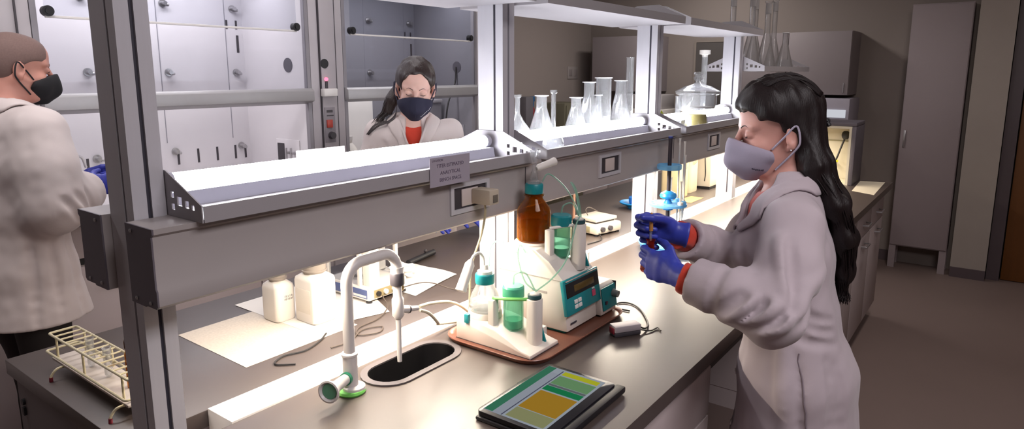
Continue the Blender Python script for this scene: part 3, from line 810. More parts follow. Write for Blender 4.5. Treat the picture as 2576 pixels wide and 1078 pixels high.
def build_np(name, V, F, m, parent=None, extra=None):
    nq = len(F); loops = F.reshape(-1); tot = np.full(nq, 4, np.int32)
    if extra is not None and extra.v:
        b = len(V); V = np.concatenate([V, np.array([tuple(v) for v in extra.v])])
        loops = np.concatenate([loops] + [np.array(f) + b for f in extra.f]); tot = np.concatenate([tot, [len(f) for f in extra.f]])
    org = np.zeros(3)
    if parent is None: org = np.array([(V[:, 0].min() + V[:, 0].max()) / 2, (V[:, 1].min() + V[:, 1].max()) / 2, V[:, 2].min()])
    else: org = np.array(parent.location)
    V = V - org
    me = bpy.data.meshes.new(name); me.vertices.add(len(V)); me.vertices.foreach_set('co', V.astype(np.float32).ravel())
    me.loops.add(len(loops)); me.loops.foreach_set('vertex_index', loops.astype(np.int32))
    me.polygons.add(len(tot)); me.polygons.foreach_set('loop_start', np.concatenate([[0], np.cumsum(tot)[:-1]]).astype(np.int32))
    me.update(calc_edges=True); me.validate(); me.shade_smooth(); me.materials.append(m)
    o = bpy.data.objects.new(name, me); COL.objects.link(o)
    if parent is not None: o.parent = parent
    else: o.location = org
    return o

def face_frame(az, pitch, roll=0):
    a, p, r = R(az), R(pitch), R(roll)
    f = V3(math.cos(a) * math.cos(p), math.sin(a) * math.cos(p), -math.sin(p)); l = V3(-math.sin(a), math.cos(a), 0); u = np.cross(f, l)
    return np.stack([f, l * math.cos(r) + u * math.sin(r), u * math.cos(r) - l * math.sin(r)], 1)

# ---- skin, cloth
def skin(name, col): return P(name, col, 0.5, var=0.07, scale=30, spec=0.35, sss=0.12, bump=0.04, bscale=700)
M_coat = P('lab_coat_cloth', 'aea2a8', 0.85, var=0.025, scale=8, sheen=0.25, bump=0.10, bscale=900)
M_red = P('red_knit', 'c0341c', 0.8, var=0.08, scale=60, sheen=0.3, bump=0.2, bscale=900)
M_glove = P('blue_nitrile', '3440a6', 0.42, var=0.06, scale=30, bump=0.05, bscale=400)
M_hairdark = P('dark_hair', '170e0f', 0.5, var=0.55, scale=30, stretch=(9, 9, 0.7), bump=0.22, bscale=40, spec=0.3)
M_hairbrown = P('brown_hair', '271a1a', 0.40, var=0.5, scale=30, stretch=(9, 9, 0.7), bump=0.6, bscale=34, spec=0.5)
M_lash = P('lash_dark', '1c1212', 0.6)
M_trouser = P('dark_trousers', '1e1819', 0.85, var=0.1, scale=30)
M_shoe = P('dark_shoes', '1a1718', 0.45)

def head(F, c, M, fem=1.0):
    """skull, face, nose, lids, ears; local axes: forward, left, up"""
    L = lambda x, y, z: np.asarray(c) + M @ V3(x, y, z)
    E = lambda p, r, k=0.012, op='+': F.ell(L(*p), r, k, op, M)
    C = lambda a, b, ra, rb, k=0.01, op='+': F.cap(L(*a), L(*b), ra, rb, k, op)
    E((-0.014, 0, 0.036), (0.096, 0.075, 0.084)); E((0.028, 0, 0.045), (0.064, 0.066, 0.062), 0.02)
    E((0.030, 0, -0.035), (0.060, 0.060, 0.080), 0.02); E((0.044, 0, -0.080), (0.042, 0.040 if fem else 0.046, 0.034), 0.02)
    C((0.075, 0, -0.100), (0.070, 0, -0.100), 0.016, 0.016, 0.02)
    for s in (-1, 1):
        C((-0.012, 0.058 * s, -0.040), (0.050, 0.035 * s, -0.094), 0.016, 0.014, 0.02)     # jaw line
        E((0.058, 0.036 * s, -0.030), (0.024, 0.024, 0.022), 0.015)                        # cheek
        C((0.084, 0.014 * s, 0.022), (0.070, 0.046 * s, 0.024), 0.010, 0.010, 0.012)       # brow ridge
    for s in (-1, 1):
        E((0.098, 0.032 * s, 0.004), (0.018, 0.019, 0.013), 0.010, '-')                    # eye socket
    for s in (-1, 1):
        E((0.0785, 0.031 * s, 0.003), (0.0125, 0.0145, 0.0115), 0.004)                     # closed lid over the eyeball
    C((0.091, 0, 0.012), (0.113, 0, -0.030), 0.0075, 0.0095, 0.008); E((0.113, 0, -0.032), (0.012, 0.011, 0.010), 0.006)
    for s in (-1, 1): E((0.103, 0.012 * s, -0.037), (0.011, 0.007, 0.007), 0.005)
    C((0.092, -0.018, -0.066), (0.092, 0.018, -0.066), 0.006, 0.006, 0.006); C((0.090, -0.015, -0.076), (0.090, 0.015, -0.076), 0.007, 0.007, 0.006)
    C((0.098, -0.022, -0.0712), (0.098, 0.022, -0.0712), 0.002, 0.002, 0.003, '-')
    for s in (-1, 1):                                                                      # ears
        Me = M @ face_frame(20 * s, 0, 0)
        F.ell(L(-0.010, 0.079 * s, -0.010), (0.019, 0.0075, 0.031), 0.006, '+', Me)
        F.ell(L(-0.007, 0.089 * s, -0.006), (0.011, 0.0095, 0.020), 0.003, '-', Me)
        E((-0.003, 0.078 * s, -0.034), (0.008, 0.006, 0.009), 0.004)
    return L

def lids(F, L, parent, m, brow):
    """eyelash lines and eyebrows as their own small meshes"""
    for s in (-1, 1):
        q = MB(); ps = [F.onto(L(0.094, y * s, z), 0.0006) for y, z in ((0.018, -0.0035), (0.025, -0.0075), (0.032, -0.0085), (0.039, -0.0065), (0.045, -0.002))]
        q.tube(ps, lambda t: 0.0005 + 0.0008 * math.sin(math.pi * t), 6, smooth=4); q.build('eyelashes', M_lash, parent, world=True)
        q = MB(); ps = [F.onto(L(0.095, y * s, z), -0.0008) for y, z in ((0.013, 0.020), (0.024, 0.0255), (0.036, 0.0265), (0.047, 0.020))]
        q.tube(ps, lambda t: 0.0021 - 0.0013 * t, 7, smooth=4); q.build('eyebrow', brow, parent, world=True)

def mask(c, M, parent, m, strap_m, ear=True, sides=(-1, 1)):
    """cloth face mask with ear loops"""
    L = lambda x, y, z: np.asarray(c) + M @ V3(x, y, z)
    F = Field(L(0.06, 0, -0.05) - 0.12, L(0.06, 0, -0.05) + 0.12, 0.0026)
    F.ell(L(0.060, 0, -0.055), (0.058, 0.069, 0.060), 0.01, '+', M)
    F.cap(L(0.108, 0, -0.010), L(0.112, 0, -0.060), 0.016, 0.021, 0.035); F.cap(L(0.112, 0, -0.060), L(0.080, 0, -0.103), 0.018, 0.018, 0.03)
    for s in (-1, 1): F.cap(L(0.100, 0.008 * s, -0.03), L(0.040, 0.064 * s, -0.050), 0.012, 0.010, 0.03)
    n = M @ V3(-0.46, 0, 1.0); F.plane(L(0.118, 0, -0.004), n)
    F.plane(L(0.034, 0, -0.05), M @ V3(-1, 0, 0.35)); F.plane(L(0.06, 0, -0.123), M @ V3(0.2, 0, -1.0))
    F.ripple(0.0012, 90, 5)
    o = F.build('face_mask', m, parent, 3)
    q = MB()
    for s in sides:
        st = MB()
        a = L(0.036, 0.066 * s, -0.036); b = L(-0.018, 0.089 * s, 0.018); d = L(-0.024, 0.090 * s, -0.02); e = L(0.030, 0.062 * s, -0.088)
        st.tube([a, a * 0.5 + b * 0.5 + M @ V3(0, 0.003 * s, 0.002), b, d, L(-0.012, 0.082 * s, -0.044), e], 0.0026, 6, smooth=6); st.build('ear_loop', strap_m, o, world=False) if False else link_world(st, 'ear_loop', strap_m, o)
    return o, F, L

def link_world(mb, name, m, parent):
    """mesh given in world coordinates under an unrotated chain of parents"""
    p = Vector((0, 0, 0)); q = parent
    while q is not None: p += q.location; q = q.parent
    mb.v = [v - p for v in mb.v]
    return mb.build(name, m, parent)

def hand(name, m, parent, W, f, n, s, curls, thumb, size=1.0, spread=0.0, cuff=0.05, label=None):
    """gloved hand: W wrist, f fingers, n palm normal, s thumb side; curls per finger (3 angles); thumb: 3 directions in (f, s, n)"""
    f = unit(f); n = unit(np.asarray(n) - f * (f @ np.asarray(n))); s = unit(np.asarray(s) - f * (f @ np.asarray(s)) - n * (n @ np.asarray(s))); W = np.asarray(W, float)
    z = size; cen = W + f * 0.06 * z
    F = Field(cen - 0.145, cen + 0.145, 0.0021)
    A = lambda a, b, c: W + (f * a + s * b + n * c) * z
    F.ecap(A(-0.004, 0, 0), A(0.052, 0.002, 0), (0.027 * z, 0.020 * z), (0.037 * z, 0.0155 * z), s, n, 0.01)
    F.ecap(A(0.052, 0.002, 0), A(0.086, 0.001, 0), (0.037 * z, 0.0155 * z), (0.039 * z, 0.0125 * z), s, n, 0.01)
    F.cap(A(0.020, 0.018, 0.008), A(0.055, 0.030, 0.010), 0.017 * z, 0.013 * z, 0.012)
    if cuff: F.ecap(A(-cuff, 0, 0), A(0, 0, 0), (0.034 * z, 0.029 * z), (0.028 * z, 0.021 * z), s, n, 0.008)
    tips = []
    for i, (off, ln, r) in enumerate(((0.029, 0.94, 0.0094), (0.0095, 1.04, 0.0096), (-0.0105, 0.97, 0.0092), (-0.0285, 0.78, 0.0082))):
        p = A(0.086 - (0.002, 0, 0.003, 0.010)[i], off, 0.0); ang = 0.0
        base = f * math.cos(spread * (1.5 - i)) + s * math.sin(spread * (1.5 - i))
        for j, (sl, c) in enumerate(zip((0.043, 0.027, 0.022), curls[i])):
            ang += R(c); d = base * math.cos(ang) + n * math.sin(ang); q = p + d * sl * ln * z
            F.cap(p, q, r * z * (1.0, 0.93, 0.86)[j], r * z * (0.93, 0.86, 0.76)[j], 0.0025 if j else 0.006)
            p = q
        tips.append(p)
    p = A(0.024, 0.026, 0.006)
    for j, (sl, dd) in enumerate(zip((0.044, 0.034, 0.028), thumb)):
        d = unit(f * dd[0] + s * dd[1] + n * dd[2]); q = p + d * sl * z
        F.cap(p, q, (0.014, 0.0108, 0.0098)[j] * z, (0.0108, 0.0098, 0.0084)[j] * z, 0.008 if j == 0 else 0.003); p = q
    if cuff: F.plane(A(-cuff - 0.004, 0, 0), -f)
    o = F.build(name, m, parent, 2)
    if label: o['label'] = label
    return o, tips, p

def limbs(F, J, k=0.02, rs=None):
    for a, b, c, r in rs: F.chain([J[a], J[b], J[c]], r, k)

def person(label, J, az, torso, hd, skincol, coat_keys, sleeves, coat_opts, group=None):
    """continuous body first, then its clothing as children. J: joints, torso/coat_keys: (centre, half width, half depth)"""
    fwd = V3(math.cos(R(az)), math.sin(R(az)), 0); lat = V3(-fwd[1], fwd[0], 0)
    hc, hM, fem = hd
    allp = np.array([J[k] for k in J] + [hc]); lo = allp.min(0) - 0.24; hi = allp.max(0) + 0.18; lo[2] = -0.02
    hz = hc[2] - 0.22
    zs = np.concatenate([np.arange(-0.03, hz, 0.008), np.arange(hz, hc[2] + 0.17, 0.0032)])
    h = 0.0042
    F = Field(lo, hi, h, zs)
    L = head(F, hc, hM, fem)
    F.cap(L(-0.030, 0, -0.045), J['neck'], 0.050 if fem else 0.058, 0.056 if fem else 0.066, 0.025)
    F.loft(torso, lat, fwd, 0.03)
    ar = (0.046, 0.036, 0.019) if fem else (0.054, 0.042, 0.022)
    for s in 'LR':
        F.chain([J['sh' + s], J['el' + s], J['wr' + s]], ar, 0.03)
        F.chain([J['hip' + s], J['kn' + s], J['an' + s]], (0.082, 0.055, 0.038), 0.03)
        F.cap(J['an' + s], np.array(J['an' + s]) + fwd * 0.15 - V3(0, 0, 0.035), 0.036, 0.026, 0.02)
    body = F.build('person', skin('skin_' + skincol, skincol), None, 2)
    tag(body, label, 'person', group)
    # trousers and shoes
    T = Field(lo, [hi[0], hi[1], 1.05], 0.008)
    for s in 'LR': T.chain([J['hip' + s], J['kn' + s], V3(*J['an' + s]) - V3(0, 0, 0.02)], (0.098, 0.072, 0.062), 0.02)
    T.loft(torso[-2:], lat, fwd, 0.02, grow=0.012); T.ripple(0.002, 60, 3)
    T.build('trousers', M_trouser, body, 2)
    for s in 'LR':
        S = Field(V3(*J['an' + s]) - 0.3, V3(*J['an' + s]) + 0.3, 0.006); a = V3(*J['an' + s])
        S.ecap(a - fwd * 0.04 - V3(0, 0, 0.035), a + fwd * 0.15 - V3(0, 0, 0.05), (0.045, 0.05), (0.046, 0.035), lat, fwd, 0.01); S.plane((0, 0, 0.002), (0, 0, -1))
        S.cap(a - V3(0, 0, 0.04), a, 0.048, 0.046, 0.02); S.build('shoe', M_shoe, body, 2)
    # shirt: visible at the neckline and, where worn so, the cuffs
    U = Field(lo, hi, 0.006); U.loft(torso, lat, fwd, 0.03, grow=0.006)
    for s in 'LR': U.chain([J['sh' + s], J['el' + s], J['wr' + s]], [r + 0.006 for r in ar], 0.03)
    U.shell(0.011); nk = V3(*J['neck'])
    if coat_opts.get('shirtneck'): U.ell(nk + fwd * 0.05 + V3(0, 0, 0.02), coat_opts['shirtneck'], 0.01, '-', np.stack([fwd, lat, V3(0, 0, 1)], 1))
    for s in 'LR':
        d = unit(V3(*J['wr' + s]) - V3(*J['el' + s])); e = V3(*J['wr' + s]) - d * 0.004
        U.cap(e, e + d * 0.06, 0.06, 0.06, 0.001, '-')
    U.build('shirt', coat_opts.get('shirt', M_red), body, 2)
    if coat_opts.get('cuffs'):
        for s in 'LR':
            q = Field(V3(*J['wr' + s]) - 0.12, V3(*J['wr' + s]) + 0.12, 0.003); d = unit(V3(*J['wr' + s]) - V3(*J['el' + s])); e = V3(*J['wr' + s]) - d * 0.010
            q.cap(e - d * 0.07, e + d * 0.02, 0.036, 0.038, 0.004); q.ripple(0.0016, 150, 4); q.cutend(e, d, 0.06); q.shell(0.006); q.cutend(e - d * 0.06, -d, 0.06)
            q.build('cuff', coat_opts.get('shirt', M_red), body, 2)
    # lab coat: open shell
    K = Field(lo - 0.05, hi + 0.05, 0.0055); kb = coat_opts.get('blend', 0.04); K.loft(coat_keys, lat, fwd, 0.035)
    for s in 'LR':
        ps, rs = sleeves[s]; d = unit(np.asarray(ps[-1]) - np.asarray(ps[-2])); K.chain(list(ps) + [np.asarray(ps[-1]) + d * 0.03], list(rs) + [rs[-1]], kb)
    base = Field(lo - 0.05, hi + 0.05, 0.0055); base.D = K.D.copy()
    for kind, pts, r, h in coat_opts.get('wr', []):      # ridges (+) and valleys (-) that follow the cloth
        ps = [base.onto(tuple(p), (h - r) if kind == '+' else (r - h)) for p in spline(pts, 5)]; m = len(ps) - 1
        rr = [r * (0.45 + 0.55 * math.sin(math.pi * min(1, 0.15 + 0.85 * i / m))) for i in range(m + 1)]
        K.chain(ps, rr, 0.018 if kind == '+' else 0.014, kind)
    K.ripple(coat_opts.get('amp', 0.003), 62, coat_opts.get('seed', 1), (1, 1, 0.13))
    K.ripple(0.0007, 120, coat_opts.get('seed', 1) + 9, (1, 1, 0.8))
    solid = Field(lo - 0.05, hi + 0.05, 0.0055); solid.D = K.D.copy()
    K.shell(0.020)
    for c, r, k, M in coat_opts.get('cuts', []): K.ell(c, r, k, '-', M)
    for s in 'LR':
        ps, rs = sleeves[s]; d = unit(np.asarray(ps[-1]) - np.asarray(ps[-2])); K.cutend(ps[-1], d, 0.10)
    K.plane((0, 0, coat_opts['hem']), (0, 0, -1))
    coat = K.build('lab_coat', coat_opts.get('coat', M_coat), body, 3)
    return body, coat, solid, F, L, fwd, lat

def coat_line(solid, body, name, pts, m, r=0.0016, off=0.0008, n=10):
    """seam, edge or opening that follows the cloth"""
    q = MB(); ps = [solid.onto(p, off) for p in [tuple(v) for v in spline(pts, n)]]; q.tube(ps, r, 6); return link_world(q, name, m, body)

def ribbon(solid, body, name, a, b, m, thick=0.005, off=0.004, n=12):
    """lapel or collar: cloth strip between two guide lines, laid on the coat"""
    pa = spline(a, n); pb = spline(b, n); N = len(pa); rows = []
    for i in range(N):
        row = []
        for j in range(7):
            t = j / 6; p = pa[i] * (1 - t) + pb[i] * t; o = solid.onto(tuple(p), off + 0.004 * math.sin(math.pi * t)) if j else np.array(pa[i]); row.append(o)
        rows.append(row)
    q = MB(); fr = [[Vector(p) for p in r] for r in rows]
    vs = [p for r in fr for p in r]; m7 = 7
    fs = [(i * m7 + j, i * m7 + j + 1, (i + 1) * m7 + j + 1, (i + 1) * m7 + j) for i in range(N - 1) for j in range(m7 - 1)]
    q.add(vs, fs); o = link_world(q, name, m, body)
    md = o.modifiers.new('thickness', 'SOLIDIFY'); md.thickness = thick; md.offset = 0
    return o
M_seam = P('coat_seam', 'a89ba2', 0.9)

# ---------------------------------------------------------------- the woman at the near worktop
def woman_near():
    az = 110; fwd = V3(math.cos(R(az)), math.sin(R(az)), 0); lat = V3(-fwd[1], fwd[0], 0); up = V3(0, 0, 1)
    hc = V3(1.764, 0.462, 1.474); hM = face_frame(121, 7)
    J = dict(neck=(1.768, 0.422, 1.350), shL=(1.604, 0.370, 1.268), elL=(1.452, 0.368, 1.100), wrL=(1.439, 0.582, 1.150),
             shR=(1.888, 0.482, 1.262), elR=(1.845, 0.580, 1.085), wrR=(1.582, 0.648, 1.215),
             hipL=(1.665, 0.352, 0.82), hipR=(1.825, 0.405, 0.82), knL=(1.66, 0.37, 0.45), knR=(1.83, 0.42, 0.45), anL=(1.665, 0.33, 0.085), anR=(1.835, 0.38, 0.085))
    P3 = lambda x, y, z: V3(x, y, z)
    torso = [(P3(1.766, 0.420, 1.325), 0.075, 0.058), (P3(1.750, 0.428, 1.270), 0.138, 0.075), (P3(1.738, 0.426, 1.18), 0.140, 0.105), (P3(1.732, 0.392, 1.02), 0.120, 0.092), (P3(1.742, 0.372, 0.85), 0.160, 0.118)]
    ck = [(P3(1.768, 0.424, 1.352), 0.072, 0.058), (P3(1.764, 0.424, 1.318), 0.100, 0.070), (P3(1.748, 0.430, 1.266), 0.160, 0.088), (P3(1.734, 0.428, 1.17), 0.160, 0.122), (P3(1.730, 0.392, 1.02), 0.146, 0.108),
          (P3(1.742, 0.372, 0.86), 0.188, 0.138), (P3(1.752, 0.362, 0.62), 0.222, 0.160), (P3(1.755, 0.358, 0.42), 0.236, 0.172)]
    sl = {'L': ([J['shL'], V3(1.535, 0.358, 1.18), J['elL'], V3(1.436, 0.455, 1.131), V3(1.441, 0.546, 1.144)], (0.068, 0.066, 0.066, 0.056, 0.047)),
          'R': ([J['shR'], V3(1.875, 0.535, 1.17), J['elR'], V3(1.70, 0.608, 1.158), V3(1.607, 0.636, 1.199)], (0.066, 0.064, 0.062, 0.053, 0.046))}
    nk = V3(*J['neck'])
    B = np.stack([fwd, lat, up], 1)
    f2 = V3(math.cos(R(az + 24)), math.sin(R(az + 24)), 0); l2 = V3(-f2[1], f2[0], 0)
    wr = []
    e = V3(*J['elL']); w_ = V3(*J['wrL']); sh = V3(*J['shL']); toW = unit(w_ - e); out = unit(V3(-0.85, -0.5, 0))
    for t, z0, z1, q in ((0.005, 0.035, -0.035, 0.045), (0.045, 0.045, -0.030, 0.050), (0.090, 0.040, -0.038, 0.035)):     # bunching on the near forearm
        c = e + toW * t + out * 0.075
        wr.append(('+', [tuple(c + up * z0 - toW * 0.03), tuple(c + up * (z0 + z1) / 2), tuple(c + up * z1 + toW * q)], 0.013, 0.007))
        wr.append(('-', [tuple(c + up * (z0 - 0.004) - toW * 0.008), tuple(c + up * (z0 + z1) / 2 + toW * 0.022), tuple(c + up * z1 + toW * (q + 0.024))], 0.010, 0.006))
    for s in 'LR':                                                                           # stitched cuff line round each sleeve
        p1, p0 = np.asarray(sl[s][0][-1], float), np.asarray(sl[s][0][-2], float); d_ = unit(p1 - p0); c = p1 - d_ * 0.075; u = unit(np.cross(d_, (0.3, 0.2, 1))); v = np.cross(d_, u)
        wr.append(('-', [tuple(c + (u * math.cos(a) + v * math.sin(a)) * 0.052) for a in np.linspace(0.3, 6.9, 14)], 0.006, 0.0035))
    for k in range(4):                                                                       # drag lines from armpit to elbow
        a = sh + out * 0.075 + fwd * (0.045 - 0.018 * k) - up * (0.015 + 0.035 * k); b = e + out * 0.080 + up * (0.065 - 0.025 * k) - fwd * (0.02 + 0.012 * k)
        wr.append(('-' if k % 2 else '+', [tuple(a), tuple((a + b) / 2 + fwd * 0.008), tuple(b)], 0.012, 0.005))
    for k, (z0, z1) in enumerate(((1.085, 1.045), (1.055, 1.015), (1.020, 0.985))):           # folds at the waist, near side and back
        c = V3(1.731, 0.394, 0) + lat * 0.17
        wr.append(('-', [tuple(c + fwd * 0.03 + up * z0), tuple(c - fwd * 0.03 + up * (z0 * 0.4 + z1 * 0.6)), tuple(c - fwd * 0.10 - lat * 0.05 + up * z1)], 0.010, 0.006))
    for d0, d1 in ((0.02, 0.015), (-0.07, -0.09), (-0.11, -0.15)):                            # long skirt folds
        wr.append(('-', [tuple(V3(1.738, 0.38, 0.96) + lat * 0.17 + fwd * d0), tuple(V3(1.745, 0.37, 0.80) + lat * 0.21 + fwd * (d0 + d1) / 2), tuple(V3(1.752, 0.362, 0.55) + lat * 0.24 + fwd * d1)], 0.014, 0.007))
    wr.append(('+', [tuple(V3(1.738, 0.38, 0.985) + lat * 0.16 + fwd * 0.05), tuple(V3(1.745, 0.37, 0.86) + lat * 0.19 + fwd * 0.05), tuple(V3(1.75, 0.365, 0.72) + lat * 0.21 + fwd * 0.045)], 0.020, 0.010))
    wr.append(('-', [tuple(V3(1.70, 0.52, 1.20) + lat * 0.09), tuple(V3(1.70, 0.50, 1.10) + lat * 0.12), tuple(V3(1.70, 0.48, 1.00) + lat * 0.12)], 0.012, 0.006))
    opts = dict(hem=0.42, shirt=M_red, cuffs=True, shirtneck=(0.075, 0.075, 0.050), amp=0.0022, seed=11, wr=wr,
                cuts=[(nk + V3(0, 0, 0.060) + fwd * 0.008, (0.085, 0.070, 0.052), 0.01, B), (nk + f2 * 0.095 - up * 0.022, (0.085, 0.044, 0.085), 0.01, face_frame(az + 24, 0))])
    body, coat, solid, F, L, fwd, lat = person('woman in white coat and grey mask, long dark hair, holding a flask and dropper', J, az, torso, (hc, hM, 1), 'c8968a', ck, sl, opts)
    lids(F, L, body, None, M_hairdark)
    mk, MF, ML_ = mask(hc, hM, body, P('grey_mask', '9b93a4', 0.85, var=0.04, bump=0.15, bscale=900), P('grey_strap', 'a39bac', 0.8))
    q = MB()
    for i in range(7):
        p = MF.onto(ML_(0.060 + 0.0058 * i, 0.075, -0.098 + 0.0012 * i), 0.0004); nn = MF.nrm(p); x = unit(np.cross(nn, hM[:, 2])); y = np.cross(nn, x) * -1
        q.add([p + x * a + y * b + nn * c for c in (0, 0.0005) for a, b in ((-0.0019, -0.0022 + 0.001 * (i % 2)), (0.0019, -0.0022 + 0.001 * (i % 2)), (0.0019, 0.0022 - 0.0014 * (i % 3 == 1)), (-0.0019, 0.0022))],
              [(0, 1, 2, 3), (4, 5, 6, 7), (0, 1, 5, 4), (1, 2, 6, 5), (2, 3, 7, 6), (3, 0, 4, 7)])
    link_world(q, 'lettering', P('mask_print', '4c4656', 0.8), mk)
    # hair: cap over the skull, gathered at the back, long fall over the coat
    H = Field(V3(1.50, 0.16, 1.02), V3(1.98, 0.66, 1.66), 0.0038)
    H.ell(L(-0.010, 0, 0.048), (0.104, 0.088, 0.096), 0.01, '+', hM); H.ell(L(0.030, 0, 0.062), (0.072, 0.080, 0.070), 0.02, '+', hM); H.ell(L(-0.042, 0, 0.0), (0.064, 0.080, 0.080), 0.02, '+', hM)
    # keep the face and the ears clear
    H.cap(L(0.150, 0, 0.030), L(0.110, 0, -0.16), 0.068, 0.11, 0.008, '-')
    for s in (-1, 1):
        H.ell(L(0.080, 0.080 * s, -0.030), (0.085, 0.060, 0.062), 0.008, '-', hM @ face_frame(0, 35)); H.ell(L(-0.006, 0.085 * s, -0.022), (0.027, 0.040, 0.034), 0.006, '-', hM)
        H.ell(L(0.092, 0.045 * s, 0.034), (0.034, 0.030, 0.034), 0.01, '-', hM)
    keys = [(L(-0.056, 0, 0.0), 0.080, 0.044), (V3(1.784, 0.376, 1.385), 0.088, 0.044), (V3(1.793, 0.326, 1.30), 0.090, 0.034), (V3(1.800, 0.300, 1.215), 0.078, 0.027), (V3(1.796, 0.290, 1.13), 0.050, 0.018), (V3(1.790, 0.288, 1.085), 0.022, 0.010)]
    H.loft(keys, lat, fwd, 0.03)
    H.ripple(0.0028, 170, 21, (1, 1, 0.10), 9)
    ex = MB(); rg = random.Random(3)
    cen = [Vector(k[0]) for k in keys]
    for i in range(420):
        a = rg.uniform(0, 2 * math.pi); rr = math.sqrt(rg.uniform(0.55, 1.0)) * 1.03; ph = rg.uniform(0, 6.28); am = rg.uniform(0.002, 0.007); pts = []
        end = rg.uniform(0.80, 1.04); st = rg.choice((0, 0, 1, 1, 1))
        for kk in range(st, len(keys)):
            c, wv, dv = keys[kk]; sw = 1 + 0.10 * (kk > 3)
            o = V3(*c) + lat * (math.cos(a) * rr * wv * sw + am * math.sin(ph + kk * 1.7)) + fwd * (math.sin(a) * rr * dv * sw + am * 0.6 * math.cos(ph + kk * 1.9))
            pts.append(o)
        pts.append(pts[-1] + V3(rg.uniform(-0.012, 0.012), rg.uniform(-0.010, 0.010), -0.075 * (end - 0.55)))
        ex.tube(pts, lambda t: 0.0015 * (1 - 0.6 * t), 5, smooth=5)
    for i in range(60):       # flyaway locks at the crown running back to the gather
        y = rg.uniform(-0.07, 0.07); pts = []
        for t in (0.0, 0.25, 0.5, 0.75, 1.0):
            ang = R(58 + 102 * t); pts.append(H.onto(L(-0.01 + 0.10 * math.cos(ang), y * (1 - 0.3 * t), 0.050 + 0.10 * math.sin(ang)), 0.0006))
        ex.tube(pts, lambda t: 0.0014, 5, smooth=4)
    hair = H.build('hair', M_hairdark, body, 1, ex)
    q = MB(); cpos = L(-0.110, 0.012, 0.010); q.tube([cpos + lat * -0.02, cpos + V3(0, -0.006, 0.006), cpos + lat * 0.02], 0.007, 8, smooth=4); q.tube([cpos + lat * 0.014 + up * 0.01, cpos + lat * 0.022 + up * -0.006 - fwd * 0.008], 0.005, 8)
    link_world(q, 'hair_clip', M_black, body)
    q = MB(); q.ball(tuple(L(-0.003, 0.087, -0.040)), 0.0024, 8); link_world(q, 'ear_stud', M_steel, body)
    # gloves
    LW = V3(1.439, 0.582, 1.150)
    hand('glove', M_glove, body, LW, (0.25, 0.95, 0.10), (0.96, -0.25, -0.05), (0, 0, 1), [(18, 62, 52), (22, 66, 52), (26, 68, 50), (30, 70, 48)], [(0.75, 0.45, 0.55), (0.85, 0.1, 0.5), (0.9, -0.05, 0.35)], 0.98, cuff=0.026)
    RW = V3(1.582, 0.648, 1.215)
    hand('glove', M_glove, body, RW, (-0.41, 0.90, 0.16), (-0.91, -0.41, 0.0), (0, 0, 1), [(58, 72, 42), (66, 80, 45), (72, 82, 48), (76, 84, 48)], [(0.55, 0.25, 0.75), (0.65, 0.1, 0.75), (0.85, 0.0, 0.5)], 0.98, cuff=0.026)
    # coat details: collar, lapels, shoulder seam, side opening, sleeve seam
    f0 = nk + f2 * 0.120 - up * 0.115
    S = lambda p: tuple(p)
    for s in (1, -1):
        inner = [nk - f2 * 0.058 + up * 0.034, nk - f2 * 0.028 + l2 * 0.058 * s + up * 0.032, nk + f2 * 0.038 + l2 * 0.062 * s - up * 0.006, nk + f2 * 0.090 + l2 * 0.048 * s - up * 0.062, f0 + l2 * 0.008 * s - up * 0.01]
        outer = [nk - f2 * 0.080 - up * 0.012, nk - f2 * 0.044 + l2 * 0.086 * s - up * 0.010, nk + f2 * 0.038 + l2 * 0.098 * s - up * 0.046, nk + f2 * 0.095 + l2 * 0.086 * s - up * 0.095, f0 + l2 * 0.034 * s - up * 0.026]
        ribbon(solid, body, 'collar', [S(p) for p in inner], [S(p) for p in outer], M_coat)
    sh = V3(*J['shL'])
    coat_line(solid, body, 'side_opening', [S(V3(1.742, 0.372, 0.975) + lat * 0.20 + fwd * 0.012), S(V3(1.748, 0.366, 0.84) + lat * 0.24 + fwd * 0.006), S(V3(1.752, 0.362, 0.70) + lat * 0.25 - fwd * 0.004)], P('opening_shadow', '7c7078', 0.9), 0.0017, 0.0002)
    for z in (1.10, 0.96, 0.82, 0.68):
        p = solid.onto(nk * 0 + V3(1.736, 0.40, z) + fwd * 0.16 - lat * 0.02, 0.002); q = MB(); nn = solid.nrm(p); q.cyl(tuple(p), tuple(p + nn * 0.003), 0.008, n=16); link_world(q, 'button', M_white, body)
    return body
W1 = woman_near()
